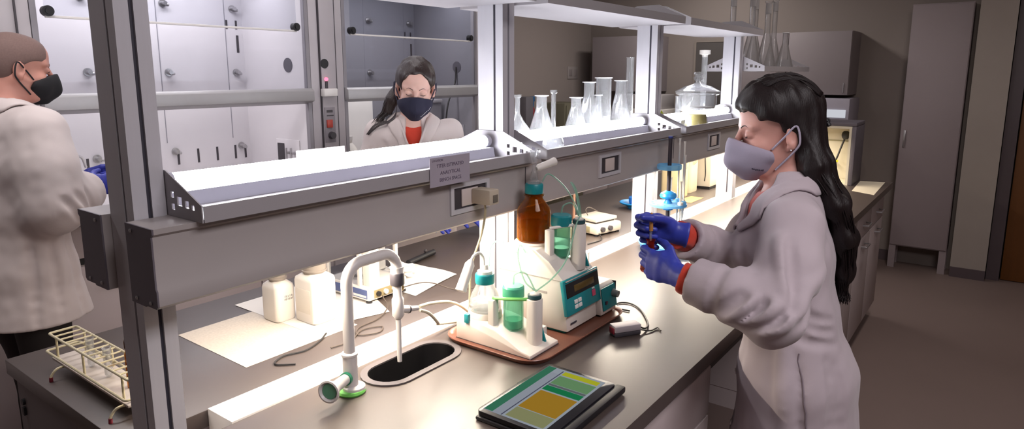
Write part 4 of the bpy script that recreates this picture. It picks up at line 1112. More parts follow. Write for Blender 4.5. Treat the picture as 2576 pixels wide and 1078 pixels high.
# ---------------------------------------------------------------- the woman on the far side of the bench
M_coat_b = P('lab_coat_grey', 'c8bcba', 0.85, var=0.025, scale=8, sheen=0.2, bump=0.10, bscale=900)
def woman_far():
    az = 224; fwd = V3(math.cos(R(az)), math.sin(R(az)), 0); lat = V3(-fwd[1], fwd[0], 0); up = V3(0, 0, 1)
    hc = V3(2.062, 2.052, 1.558); hM = face_frame(226, 17, -3)
    c0 = V3(2.130, 2.135, 0)
    def Q(l, f, z): return c0 + lat * l + fwd * f + up * z
    J = dict(neck=Q(0, 0.030, 1.418), shL=Q(0.158, -0.015, 1.352), shR=Q(-0.158, -0.015, 1.352), elL=Q(0.205, 0.02, 1.10), elR=Q(-0.205, 0.02, 1.10),
             wrL=V3(2.225, 1.925, 1.005), wrR=V3(2.000, 1.995, 1.020), hipL=Q(0.085, -0.08, 0.88), hipR=Q(-0.085, -0.08, 0.88), knL=Q(0.09, -0.06, 0.48), knR=Q(-0.09, -0.06, 0.48), anL=Q(0.09, -0.08, 0.085), anR=Q(-0.09, -0.08, 0.085))
    torso = [(Q(0, 0.026, 1.405), 0.075, 0.058), (Q(0, 0.018, 1.352), 0.138, 0.075), (Q(0, 0.010, 1.25), 0.140, 0.101), (Q(0, -0.025, 1.09), 0.120, 0.086), (Q(0, -0.055, 0.90), 0.155, 0.105)]
    ck = [(Q(0, 0.030, 1.420), 0.076, 0.060), (Q(0, 0.026, 1.392), 0.100, 0.070), (Q(0, 0.018, 1.345), 0.158, 0.088), (Q(0, 0.010, 1.25), 0.158, 0.116), (Q(0, -0.025, 1.09), 0.150, 0.102), (Q(0, -0.055, 0.90), 0.180, 0.122), (Q(0, -0.07, 0.55), 0.200, 0.13)]
    sl = {}
    for s in 'LR':
        w_, e = J['wr' + s], J['el' + s]; sl[s] = ([J['sh' + s], (J['sh' + s] * 0.5 + e * 0.5), e, e * 0.45 + w_ * 0.55, w_ - unit(w_ - e) * 0.03], (0.068, 0.066, 0.062, 0.053, 0.046))
    nk = J['neck']; B = np.stack([fwd, lat, up], 1)
    wr = []
    for s in (1, -1):
        for k in range(3):
            wr.append(('-', [tuple(Q(0.15 * s, 0.10, 1.33 - 0.03 * k)), tuple(Q(0.12 * s, 0.13, 1.27 - 0.04 * k)), tuple(Q(0.07 * s, 0.15, 1.22 - 0.05 * k))], 0.011, 0.005))
    opts = dict(hem=0.5, shirt=M_red, amp=0.0025, seed=23, wr=wr, shirtneck=(0.080, 0.066, 0.048), coat=M_coat_b,
                cuts=[(nk + up * 0.058 + fwd * 0.008, (0.085, 0.068, 0.052), 0.01, B), (nk + fwd * 0.095 - up * 0.030, (0.085, 0.036, 0.090), 0.01, B)])
    body, coat, solid, F, L, fwd, lat = person('woman in navy mask, orange top and lab coat, with brown ponytail, facing the camera', J, az, torso, (hc, hM, 1), 'd6aea2', ck, sl, opts)
    lids(F, L, body, None, M_hairbrown)
    mk, MF, ML_ = mask(hc, hM, body, P('navy_mask', '1c1c34', 0.85, var=0.1, bump=0.15, bscale=900), P('navy_strap', '22223a', 0.8))
    q = MB()
    for i in range(9):
        p = MF.onto(ML_(0.110 - 0.0040 * i, 0.018 + 0.0042 * i, -0.082 + 0.0032 * i), 0.0004); nn = MF.nrm(p); x = unit(np.cross(hM[:, 2], nn)); y = np.cross(nn, x)
        h_ = 0.0018 if i % 3 else 0.0024
        q.add([p + x * a + y * b + nn * c for c in (0, 0.0005) for a, b in ((-0.0019, -h_), (0.0019, -h_), (0.0019, h_), (-0.0019, h_))], [(0, 1, 2, 3), (4, 5, 6, 7), (0, 1, 5, 4), (1, 2, 6, 5), (2, 3, 7, 6), (3, 0, 4, 7)])
    link_world(q, 'lettering', P('mask_print_white', 'e8e8f0', 0.7), mk)
    q = MB(); q.tube([MF.onto(ML_(0.13 - 0.004 * abs(i - 4), 0, -0.015 - 0.020 * i), 0.0004) for i in range(5)], 0.0012, 6, smooth=4); link_world(q, 'mask_seam', P('navy_strap', '22223a'), mk)
    H = Field(hc - V3(0.22, 0.22, 0.30), hc + V3(0.22, 0.22, 0.17), 0.0042)
    H.ell(L(-0.018, 0, 0.040), (0.104, 0.083, 0.092), 0.01, '+', hM); H.ell(L(0.020, 0, 0.050), (0.074, 0.075, 0.070), 0.02, '+', hM); H.ell(L(-0.045, 0, 0.0), (0.070, 0.076, 0.070), 0.02, '+', hM)
    H.ell(L(0.105, 0, 0.010), (0.062, 0.070, 0.082), 0.012, '-', hM); H.cap(L(0.10, 0, 0.0), L(0.08, 0, -0.14), 0.072, 0.09, 0.01, '-'); H.cap(L(0.112, 0, 0.07), L(0.095, 0, 0.098), 0.016, 0.004, 0.01, '-')
    for s in (-1, 1): H.ell(L(0.045, 0.085 * s, -0.035), (0.070, 0.035, 0.060), 0.008, '-', hM); H.ell(L(-0.004, 0.092 * s, -0.020), (0.026, 0.030, 0.036), 0.006, '-', hM)
    # ponytail falling behind her right shoulder
    pk = [(L(-0.085, -0.010, -0.005), 0.034, 0.030), (L(-0.100, -0.060, -0.040), 0.032, 0.028), (L(-0.075, -0.098, -0.085), 0.030, 0.024), (L(-0.06, -0.118, -0.135), 0.024, 0.018)]
    H.loft(pk, lat, fwd, 0.02); H.ripple(0.0022, 170, 31, (1, 1, 0.12), 9)
    ex = MB(); rg = random.Random(9)
    for i in range(70):
        a = rg.uniform(0, 6.28); rr = rg.uniform(0.6, 1.05); pts = [V3(*c) + lat * math.cos(a) * rr * w_ + fwd * math.sin(a) * rr * d_ for c, w_, d_ in pk]
        t = rg.random()
        pts.append(pts[-1] + (lat * -0.035 - up * 0.035) * (0.5 + 0.5 * t)); pts.append(pts[-1] + (lat * -0.035 * t - up * 0.03)); ex.tube(pts, lambda t: 0.0016 * (1 - 0.6 * t), 5, smooth=4)
    for base in ((0.012, 0.0), (0.032, 0.0)):            # two locks lying over the shoulder
        for j in range(14):
            o = base[0] + 0.0012 * j
            pts = [L(-0.045, -0.075, -0.07), solid.onto(Q(-0.085 - o * 0.3, 0.05 + o, 1.46), 0.012), solid.onto(Q(-0.130, 0.055 + o, 1.44), 0.011), solid.onto(Q(-0.175, 0.055 + o, 1.42), 0.009), solid.onto(Q(-0.215 - 0.01 * rg.random(), 0.05 + o * 0.8, 1.36), 0.006)]
            ex.tube(pts, lambda t: 0.0013 * (1 - 0.5 * t), 5, smooth=5)
    H.build('hair', M_hairbrown, body, 1, ex)
    flat = [(6, 8, 6), (5, 9, 7), (6, 9, 7), (8, 10, 8)]; th = [(0.7, 0.7, 0.1), (0.85, 0.45, 0.15), (0.95, 0.2, 0.2)]
    hand('glove', M_glove, body, J['wrL'], (-0.10, -0.98, -0.24), (0, 0.1, -1), (-1, 0.1, 0), flat, th, 0.95, 0.05)
    hand('glove', M_glove, body, J['wrR'], (0.05, -0.95, -0.26), (0, 0.3, -1), (1, 0.1, 0), flat, th, 0.95, 0.05)
    f0 = nk + fwd * 0.125 - up * 0.150; S = lambda p: tuple(p)
    for s in (1, -1):
        inner = [nk - fwd * 0.056 + up * 0.030, nk - fwd * 0.026 + lat * 0.060 * s + up * 0.030, nk + fwd * 0.048 + lat * 0.056 * s + up * 0.002, nk + fwd * 0.105 + lat * 0.036 * s - up * 0.065, f0 + lat * 0.004 * s]
        outer = [nk - fwd * 0.090 - up * 0.030, nk - fwd * 0.050 + lat * 0.100 * s - up * 0.020, nk + fwd * 0.055 + lat * 0.098 * s - up * 0.045, nk + fwd * 0.115 + lat * 0.078 * s - up * 0.095, f0 + lat * 0.026 * s - up * 0.015]
        ribbon(solid, body, 'collar', [S(p) for p in inner], [S(p) for p in outer], M_coat_b)
    return body
W2 = woman_far()

# ---------------------------------------------------------------- the man at the bright fume hood
def man():
    az = 14; fwd = V3(math.cos(R(az)), math.sin(R(az)), 0); lat = V3(-fwd[1], fwd[0], 0); up = V3(0, 0, 1)
    hc = V3(0.858, 2.815, 1.638); hM = face_frame(-4, 8)
    c0 = V3(0.800, 2.815, 0)
    def Q(l, f, z): return c0 + lat * l + fwd * f + up * z
    J = dict(neck=Q(0, 0.005, 1.500), shR=Q(-0.185, 0.0, 1.425), shL=Q(0.165, 0.02, 1.425), elR=V3(0.845, 2.575, 1.165), wrR=V3(1.010, 2.735, 1.192), elL=Q(0.150, 0.11, 1.17), wrL=V3(1.080, 2.960, 1.20),
             hipL=Q(0.09, -0.02, 0.92), hipR=Q(-0.09, -0.02, 0.92), knL=Q(0.10, 0.06, 0.50), knR=Q(-0.09, 0.0, 0.50), anL=Q(0.10, 0.05, 0.085), anR=Q(-0.09, -0.04, 0.085))
    torso = [(Q(0, 0.0, 1.490), 0.080, 0.066), (Q(0, 0, 1.430), 0.165, 0.088), (Q(0, 0.0, 1.31), 0.168, 0.112), (Q(0, -0.005, 1.13), 0.145, 0.102), (Q(0, -0.01, 0.93), 0.165, 0.118)]
    ck = [(Q(0, -0.002, 1.502), 0.086, 0.070), (Q(0, -0.002, 1.470), 0.115, 0.080), (Q(0, 0, 1.420), 0.190, 0.100), (Q(0, -0.005, 1.31), 0.196, 0.142), (Q(-0.005, -0.008, 1.13), 0.190, 0.136), (Q(-0.015, -0.01, 0.93), 0.195, 0.150), (Q(-0.02, 0.0, 0.68), 0.215, 0.195)]
    sl = {}
    for s in 'LR':
        w_, e = J['wr' + s], J['el' + s]; sl[s] = ([J['sh' + s], (J['sh' + s] * 0.5 + e * 0.5), e, e * 0.45 + w_ * 0.55, w_ - unit(w_ - e) * 0.02], (0.084, 0.080, 0.074, 0.064, 0.052))
    nk = J['neck']; B = np.stack([fwd, lat, up], 1); wr = []
    e = J['elR']; toW = unit(J['wrR'] - e); out = unit(V3(0.2, -1, 0))
    for t in (0.0, 0.05, 0.10):
        c = e + toW * t + out * 0.08; wr.append(('-', [tuple(c + up * 0.045 - toW * 0.02), tuple(c + toW * 0.01), tuple(c - up * 0.04 + toW * 0.035)], 0.012, 0.006))
    for d0, d1 in ((0.06, 0.10), (-0.02, -0.02), (-0.09, -0.13)):
        wr.append(('-', [tuple(Q(-0.20, d0, 1.05)), tuple(Q(-0.23, (d0 + d1) / 2, 0.92)), tuple(Q(-0.26, d1, 0.74))], 0.016, 0.008))
    opts = dict(hem=0.745, blend=0.075, shirt=P('man_shirt', '55505a', 0.8), amp=0.0016, seed=41, wr=wr, coat=M_coat_b, cuts=[(nk + up * 0.060 + fwd * 0.012, (0.092, 0.078, 0.052), 0.01, B), (nk + fwd * 0.10 - up * 0.03, (0.08, 0.03, 0.08), 0.01, B)])
    body, coat, solid, F, L, fwd, lat = person('man with shaved head and black mask in a lab coat, reaching into the fume hood', J, az, torso, (hc, hM, 0), 'c08a7c', ck, sl, opts)
    brow = P('man_stubble', '6e5752', 0.75, var=0.2, scale=200, bump=0.2, bscale=1500)
    lids(F, L, body, None, brow)
    mask(hc, hM, body, P('black_mask', '131217', 0.85, var=0.1, bump=0.15, bscale=900), P('black_strap', '17161b', 0.8))
    # close-cropped hair
    H = Field(hc - 0.17, hc + 0.17, 0.004)
    H.ell(L(-0.014, 0, 0.036), (0.0975, 0.0768, 0.0857), 0.012, '+', hM); H.ell(L(0.028, 0, 0.045), (0.0645, 0.0668, 0.0632), 0.02, '+', hM); H.ell(L(-0.035, 0, 0.0), (0.070, 0.070, 0.070), 0.02, '+', hM)
    H.cap(L(0.130, 0, 0.055), L(0.11, 0, -0.16), 0.062, 0.12, 0.01, '-')
    for s in (-1, 1): H.ell(L(0.06, 0.08 * s, -0.02), (0.065, 0.05, 0.05), 0.008, '-', hM); H.ell(L(-0.006, 0.088 * s, -0.016), (0.024, 0.032, 0.034), 0.006, '-', hM)
    H.plane(L(-0.05, 0, -0.065), hM @ V3(0.2, 0, -1)); H.build('hair', brow, body, 2)
    grip = [(35, 50, 35), (40, 55, 35), (45, 60, 38), (50, 62, 40)]; th = [(0.7, 0.35, 0.6), (0.8, 0.1, 0.6), (0.9, 0.0, 0.4)]
    hand('glove', P('blue_nitrile_dark', '262f96', 0.45), body, J['wrR'], (0.92, 0.30, 0.08), (-0.30, 0.92, -0.05), (0, 0, 1), grip, th, 1.05)
    hand('glove', P('blue_nitrile_dark', '262f96'), body, J['wrL'], (0.97, 0.15, 0.0), (0.15, -0.97, 0), (0, 0, 1), grip, th, 1.05)
    f0 = nk + fwd * 0.13 - up * 0.14; S = lambda p: tuple(p)
    for s in (1, -1):
        inner = [nk - fwd * 0.066 + up * 0.034, nk - fwd * 0.026 + lat * 0.070 * s + up * 0.034, nk + fwd * 0.052 + lat * 0.064 * s + up * 0.004, nk + fwd * 0.11 + lat * 0.036 * s - up * 0.06, f0]
        outer = [nk - fwd * 0.098 - up * 0.026, nk - fwd * 0.050 + lat * 0.112 * s - up * 0.016, nk + fwd * 0.060 + lat * 0.110 * s - up * 0.042, nk + fwd * 0.125 + lat * 0.08 * s - up * 0.09, f0 + lat * 0.024 * s - up * 0.01]
        ribbon(solid, body, 'collar', [S(p) for p in inner], [S(p) for p in outer], M_coat_b)
    return body
MAN = man()
# ================================================================== things on the near worktop
ZT = 0.9142
M_teal = P('teal_plastic', '0f7f86', 0.4, var=0.05)
M_cream = P('instrument_cream', 'd9d2ca', 0.42, var=0.02)
M_beige = P('beige_hose', 'd0c6b0', 0.5)
M_green = G('green_glass', (0.74, 0.93, 0.86), 0.7, 0.05, body='8ad0b4', bodyfac=0.22)
M_amber = G('amber_glass', (0.84, 0.58, 0.16), 0.6, 0.05, body='9a5e10', bodyfac=0.22)
M_line = G('thin_tubing', (0.72, 0.86, 0.80), 0.5, 0.1, body='a9d4c4', bodyfac=0.45)
M_blue = P('blue_plastic', '1c84c8', 0.35, var=0.05)
M_ltblue = G('light_blue_plastic', (0.65, 0.85, 0.95), 0.5, 0.1, body='8fcbee', bodyfac=0.7)
M_cable = P('black_cable', '1c1a1c', 0.5)
M_paper = P('white_paper', 'e4e0dc', 0.85, var=0.02)
M_ink = P('dark_print', '3a3640', 0.8)

# cup sink
t = thing('cup_sink', 'small black oval sink set into the worktop beside the white tap', 'sink', (SK[0], SK[1], 0.914))
MB().plate(oval(0, 0, SK[2] + 0.028, SK[3] + 0.028), [oval(0, 0, SK[2] - 0.006, SK[3] - 0.006)], 'z', 0.0005, 0.004).build('rim', P('sink_rim', '6a6466', 0.3, metal=0.3), t)
q = MB(); rings = []
for k, (dz, g) in enumerate(((0.004, -0.004), (0.0, -0.006), (-0.10, -0.016), (-0.14, -0.05))):
    rings.append([Vector((x, y, dz)) for x, y in oval(0, 0, SK[2] + g, SK[3] + g)])
q.sweep(rings[::-1], cap=False); q.add([v for v in rings[-1]], [tuple(range(len(rings[-1])))]); q.build('basin', P('sink_black', '0b0a0c', 0.35, var=0.3), t)

# tap
t = thing('lab_tap', 'white swan-neck laboratory tap with green markings beside the oval sink', 'tap', (0.897, 1.118, ZT))
M_tap = P('tap_white', 'cfcac8', 0.35, var=0.02); M_tapgreen = P('tap_green', '6fbf5a', 0.4)
MB().lathe([(0.0, 0), (0.031, 0), (0.033, 0.004), (0.031, 0.009), (0.0, 0.010)], n=28).build('flange', M_tapgreen, t)
MB().lathe([(0.0, 0.006), (0.026, 0.006), (0.025, 0.014), (0.019, 0.018), (0.0, 0.018)], (0.005, -0.004, 0)).build('collar', M_tap, t)
MB().lathe([(0.0165, 0.012), (0.0165, 0.086), (0.0185, 0.088), (0.0185, 0.093), (0.014, 0.096), (0, 0.096)], n=24).build('body', M_tap, t)
pts = [(0, 0, 0.09), (0, 0, 0.252)] + [(0.042 - 0.042 * math.cos(R(a)), 0, 0.252 + 0.042 * math.sin(R(a))) for a in range(15, 91, 15)] + [(0.108, 0, 0.2945)] + [(0.108 + 0.042 * math.sin(R(a)), 0, 0.2525 + 0.042 * math.cos(R(a))) for a in range(15, 91, 15)] + [(0.150, 0, 0.244)]
MB().tube(pts, 0.0128, 16).build('swan_neck', M_tap, t)
MB().lathe([(0.0155, 0.240), (0.0155, 0.254), (0.0165, 0.252), (0.0165, 0.256), (0, 0.256)], (0.150, 0, 0), 20).build('ferrule', M_tap, t)
MB().lathe([(0, 0.212), (0.0165, 0.212), (0.0175, 0.214), (0.0175, 0.240), (0.016, 0.242), (0, 0.242)], (0.150, 0, 0), 20).build('dark_band', P('tap_band', '4a464c', 0.4), t)
MB().lathe([(0, 0.128), (0.009, 0.128), (0.0145, 0.136), (0.0145, 0.176), (0.011, 0.182), (0.0105, 0.212), (0, 0.212)], (0.150, 0, 0), 20).build('aspirator', M_tap, t)
MB().cyl((0.150, 0, 0.018), (0.150, 0, 0.13), 0.0056, 0.0068, 14).build('nozzle', M_tap, t)
sp = MB(); sp.cyl((0.160, -0.002, 0.148), (0.178, -0.006, 0.144), 0.0095); sp.cyl((0.180, -0.006, 0.1435), (0.205, -0.011, 0.140), 0.007, 0.0058); spo = sp.build('side_port', M_tap, t)
MB().cyl((0.1775, -0.006, 0.144), (0.1805, -0.0066, 0.1434), 0.0105).build('seal_ring', M_dkgrey, spo)
kn = MB(); ax = Vector((-0.93, -0.36, 0.06)).normalized(); b0 = Vector((-0.015, -0.006, 0.040))
kn.lathe([(0, 0.006), (0.012, 0.006), (0.0125, 0.045), (0.017, 0.062), (0.0245, 0.074), (0.0245, 0.078), (0.021, 0.079), (0.017, 0.072), (0, 0.070)], tuple(b0), 24, tuple(ax)); ko = kn.build('knob', M_tap, t)
MB().lathe([(0, 0), (0.0145, 0), (0.0145, 0.008), (0, 0.008)], tuple(b0), 20, tuple(ax)).build('green_collar', P('tap_darkgreen', '1e7a5a', 0.4), ko)
MB().lathe([(0, 0.0701), (0.0168, 0.0722), (0.0168, 0.0738), (0, 0.0738)], tuple(b0), 20, tuple(ax)).build('green_insert', P('tap_insert', '5f9c7c', 0.4), ko)
vv = MB(); vv.cyl((0.165, 0.02, 0.196), (0.178, 0.018, 0.198), 0.013); vo = vv.build('vent_valve', P('valve_brass', 'a08a5a', 0.35, metal=0.7), t)
MB().ball((0.180, 0.0175, 0.198), (0.005, 0.007, 0.007), 10).build('valve_bore', M_black, vo)
for k, pts in enumerate(([(1.106, 1.107, 1.056), (1.16, 1.115, 1.048), (1.25, 1.14, 1.02), (1.34, 1.178, 0.975), (1.405, 1.188, 0.9250)], [(1.1025, 1.0995, 1.0500), (1.13, 1.096, 1.034), (1.18, 1.115, 0.990), (1.25, 1.178, 0.950), (1.345, 1.192, 0.9235)])):
    q = MB(); q.tube(pts, 0.0042, 10, smooth=6)
    tag(q.build('rubber_hose', M_beige), ('upper', 'lower')[k] + ' beige hose running from the tap to the titrator', 'hose', 'hoses from the tap')

# titrator tray
t = thing('tray', 'brown serving tray with rounded corners under the titrator', 'tray', (1.4775, 1.0025, ZT))
q = MB(); q.prism(rrect(-0.236, -0.151, 0.236, 0.151, 0.055), 'z', 0.0, 0.005); q.build('base', P('tray_brown', '6e4638', 0.35, var=0.08), t)
q = MB(); q.sweep([[Vector((x, y, z)) for x, y in rrect(-0.236 - g, -0.151 - g, 0.236 + g, 0.151 + g, 0.055 + g)] for g, z in ((-0.001, 0.004), (0.008, 0.015), (0.010, 0.0155), (0.011, 0.014), (0.002, 0.0015))], cap=False); q.build('rim', P('tray_rim', '7d4c3c', 0.3), t)
ZR = ZT + 0.0052

def glass_cyl(c, r, z0, z1, wall=0.0025, n=28):
    return MB().lathe([(0, z0), (r, z0), (r, z1), (r - wall, z1), (r - wall, z0 + wall), (0, z0 + wall)], c, n)
def dosing_head(t, gx, gy, colx, coly, rcx, rcy, zb, h, capm, finx, clamp_m):
    """green glass dosing cylinder between two white columns"""
    glass_cyl((gx, gy, zb), 0.027, 0, h * 0.80).build('dosing_cylinder', M_green, t, world=True)
    q = MB(); q.lathe([(0, 0.004), (0.023, 0.004), (0.023, h * 0.22), (0, h * 0.22)], (gx, gy, zb), 24); q.build('piston', P('piston_green', '5fae92', 0.4), t, world=True)
    q = MB(); q.lathe([(0, h * 0.78), (0.029, h * 0.78), (0.030, h * 0.80), (0.030, h * 1.0), (0.026, h * 1.04), (0, h * 1.04)], (gx, gy, zb), 10); q.build('cylinder_cap', capm, t, world=True)
    q = MB(); q.prism(rrect(colx - 0.020, coly - 0.018, colx + 0.020, coly + 0.018, 0.014), 'z', zb - 0.035, zb + h * 0.82, 0.002); q.lathe([(0.013, h * 0.82), (0.013, h * 0.95), (0.009, h * 0.97), (0, h * 0.97)], (colx, coly, zb), 18); q.build('front_column', M_cream, t, world=True)
    q = MB(); q.lathe([(0, h * 0.84), (0.018, h * 0.84), (0.018, h * 0.92), (0, h * 0.92)], (colx, coly, zb), 18); q.build('column_ring', P('ring_dark', '27484e', 0.4), t, world=True)
    q = MB(); q.box(rcx - 0.012, rcy - 0.010, zb - 0.01, rcx + 0.012, rcy + 0.010, zb + h * 0.72, 0.004); q.build('rear_column', M_cream, t, world=True)
    q = MB(); q.box(rcx - 0.004, min(rcy, coly), zb + h * 0.72, rcx + 0.004, min(rcy, coly) + 0.004, zb + h * 0.76)
    q.v = []; q.f = []
    a = Vector((rcx, rcy, zb + h * 0.74)); b = Vector((colx, coly, zb + h * 0.80)); q.tube([a, (a + b) / 2 + Vector((-0.012, 0.0, 0.002)), b], 0.0045, 8, smooth=4); q.build('clamp_bar', clamp_m, t, world=True)
    z = lambda f: zb + f * h
    q = MB(); q.prism([(coly - 0.020, z(-0.28)), (coly + 0.012, z(-0.28)), (coly + 0.010, z(0.10)), (coly + 0.002, z(0.30)), (coly - 0.008, z(0.02))], 'x', finx - 0.004, finx + 0.003, 0.001); q.build('teal_fin', M_teal, t, world=True)

# free-standing dosing unit at the tray's left
t = thing('dosing_unit', 'cream dosing unit with green glass cylinder, nearest the sink on the brown tray', 'dosing unit', (1.33, 1.005, ZR), 0)
prf = [(0.122, 0.0), (0.122, 0.052), (0.118, 0.058), (0.03, 0.056), (-0.01, 0.050), (-0.05, 0.034), (-0.09, 0.016), (-0.122, 0.010), (-0.122, 0.0)]
MB().prism(prf, 'x', -0.066, 0.062, 0.003).build('base', M_cream, t)
MB().lathe([(0, 0.056), (0.046, 0.056), (0.046, 0.070), (0.044, 0.073), (0, 0.073)], (-0.006, 0.070, 0), 30).build('bottle_seat', M_cream, t)
MB().box(0.062, -0.07, 0.0, 0.088, 0.02, 0.03, 0.004).build('side_foot', M_cream, t)
MB().box(-0.072, 0.075, 0.050, -0.060, 0.090, 0.075, 0.003).build('hose_clip', M_teal, t)
q = MB(); q.prism([(-0.0665, 0), (0.0625, 0)] + [(0.0625, 0.0015), (-0.0665, 0.0015)], 'y', -0.123, 0.123); q.build('foot_strip', M_dkgrey, t)
dosing_head(t, 1.327, 0.982, 1.332, 0.918, 1.292, 1.022, 0.961, 0.112, P('green_cap', '4fae8c', 0.35), 1.358, P('clamp_green', '79c46a', 0.4))
# clear bottle with teal cap and drying tube
t = thing('reagent_bottle', 'clear conical bottle with teal cap and hanging white drying tube', 'bottle', (1.324, 1.075, ZR + 0.0735))
MB().lathe([(0, 0), (0.041, 0), (0.044, 0.006), (0.043, 0.022), (0.036, 0.045), (0.024, 0.068), (0.0215, 0.078), (0.0195, 0.078), (0.022, 0.067), (0.034, 0.044), (0.041, 0.022), (0.0415, 0.007), (0, 0.004)], n=32).build('glass_body', M_clear, t)
MB().lathe([(0, 0.005), (0.040, 0.007), (0.041, 0.016), (0, 0.016)], n=30).build('liquid', G('clear_liquid', (0.92, 0.93, 0.92), 0.4, body='d8d8d4', bodyfac=0.2), t)
MB().lathe([(0, 0.074), (0.0255, 0.074), (0.0262, 0.078), (0.0262, 0.097), (0.0245, 0.100), (0, 0.100)], n=28).build('cap', M_teal, t)
MB().lathe([(0.020, 0.1002), (0.020, 0.108), (0.010, 0.112), (0.008, 0.124), (0, 0.124)], n=18).build('stopper', M_pl, t)
q = MB(); q.tube([(-0.004, 0, 0.122), (-0.006, 0.001, 0.145), (-0.020, 0.002, 0.160), (-0.040, 0.003, 0.158), (-0.054, 0.003, 0.146)], 0.0036, 10, smooth=6); q.build('bent_tube', M_pl, t)
q = MB(); q.lathe([(0, 0), (0.006, 0), (0.013, 0.012), (0.0135, 0.05), (0.0145, 0.078), (0.0150, 0.080), (0.0150, 0.084), (0.012, 0.085), (0, 0.083)], (-0.052, 0.003, 0.148), 18, (-0.52, 0.0, -0.86)); q.build('drying_tube', M_pl, t)
MB().cyl((0, 0, 0.02), (0, 0, 0.11), 0.003, n=10).build('dip_tube', M_clear, t)

# titrator
t = thing('titrator', 'large cream titrator with teal keypad and display under the amber bottle', 'titrator', (1.53, 1.005, ZR))
prf = [(0.122, 0.008), (0.122, 0.208), (0.114, 0.218), (-0.005, 0.222), (-0.050, 0.196), (-0.097, 0.150), (-0.112, 0.054), (-0.108, 0.044), (-0.112, 0.008)]
MB().prism(prf, 'x', -0.078, 0.084, 0.003).build('housing', M_cream, t)
MB().box(-0.070, -0.10, 0.0, 0.076, 0.115, 0.009, 0.002).build('teal_base', M_teal, t)
MB().box(-0.0795, -0.108, 0.1480, 0.0855, 0.122, 0.1496).build('joint_line', P('joint_grey', 'a49c98', 0.6), t)
MB().lathe([(0, 0.215), (0.056, 0.215), (0.056, 0.226), (0.053, 0.229), (0, 0.229)], (-0.010, 0.047, 0), 32).build('bottle_seat', M_cream, t)
# sloping control panel
pc = Vector((0.004, -0.106, 0.102)); up_ = Vector((0, 0.17, 0.985)).normalized(); xx = Vector((1, 0, 0)); nn_ = xx.cross(up_).normalized()
PM = Matrix((xx, up_, nn_)).transposed().to_4x4(); PM.translation = pc
def pan(x0, y0, x1, y1, z0, z1, bev=0.001):
    q = MB(); q.M = PM; q.box(x0, y0, z0, x1, y1, z1, bev); return q
cpnl = pan(-0.093, -0.048, 0.092, 0.050, -0.006, 0.006, 0.003).build('control_panel', M_teal, t)
pan(-0.085, 0.000, 0.088, 0.040, 0.0055, 0.0068).build('display_bezel', M_black, cpnl)
pan(-0.045, 0.010, 0.062, 0.028, 0.0062, 0.0074).build('display', P('lcd_olive', '54431f', 0.25), cpnl)
for a in (0, 1):
    for b in (0, 1): pan(-0.052 + a * 0.020, -0.036 + b * 0.014, -0.035 + a * 0.020, -0.025 + b * 0.014, 0.0055, 0.008).build('key', M_white, cpnl)
pan(0.044, -0.026, 0.062, -0.008, 0.0055, 0.008).build('stop_key', P('stop_pink', 'c2486a', 0.4), cpnl)
pan(0.046, -0.006, 0.060, -0.001, 0.0055, 0.0075).build('start_key', M_white, cpnl)
text('lettering', 'titrino', 0.012, M_ink, t, (1.500, 0.8925, 0.946), (1, 0, 0), (0, 0, 1)) if False else MB().box(-0.060, -0.1130, 0.024, -0.030, -0.1118, 0.029).build('lettering', M_ink, t)
MB().box(-0.0788, -0.045, 0.105, -0.0778, 0.005, 0.111).build('side_lettering', P('joint_grey', 'a49c98'), t)
dosing_head(t, 1.530, 0.966, 1.556, 0.924, 1.490, 0.978, 1.113, 0.115, M_teal, 1.583, M_pl)
# amber bottle on the titrator
t = thing('amber_bottle', 'large amber bottle with teal cap standing on the titrator', 'bottle', (1.52, 1.052, ZR + 0.2296))
MB().lathe([(0, 0), (0.045, 0), (0.049, 0.005), (0.049, 0.082), (0.046, 0.094), (0.026, 0.120), (0.0235, 0.130), (0.0235, 0.142), (0.021, 0.142), (0.021, 0.130), (0.0235, 0.119), (0.043, 0.093), (0.046, 0.082), (0.046, 0.006), (0, 0.004)], n=36).build('glass_body', M_amber, t)
MB().lathe([(0, 0.0045), (0.0455, 0.0065), (0.0455, 0.052), (0, 0.052)], n=30).build('liquid', G('amber_liquid', (0.72, 0.45, 0.12), 0.3, body='6e3c08', bodyfac=0.3), t)
MB().lathe([(0.0235, 0.128), (0.029, 0.129), (0.029, 0.133), (0.0235, 0.134)], n=28).build('neck_ring', M_amber, t)
MB().lathe([(0, 0.136), (0.0255, 0.136), (0.0262, 0.139), (0.0262, 0.160), (0.024, 0.164), (0, 0.164)], n=28).build('cap', M_teal, t)
MB().lathe([(0.019, 0.1642), (0.019, 0.171), (0.011, 0.175), (0.009, 0.196), (0.006, 0.200), (0.006, 0.215), (0.010, 0.232), (0.0125, 0.250), (0.0125, 0.258), (0.010, 0.258), (0.004, 0.225), (0, 0.225)], n=18).build('adapter', M_clear, t)
q = MB(); q.lathe([(0, 0), (0.006, 0), (0.010, 0.010), (0.0105, 0.055), (0.012, 0.072), (0, 0.074)], (0.010, 0.0, 0.205), 16, (0.93, -0.25, 0.22)); q.build('drying_tube', M_pl, t)
MB().box(0.02, -0.0475, 0.035, 0.048, -0.030, 0.060).build('label', M_paper, t) if False else None
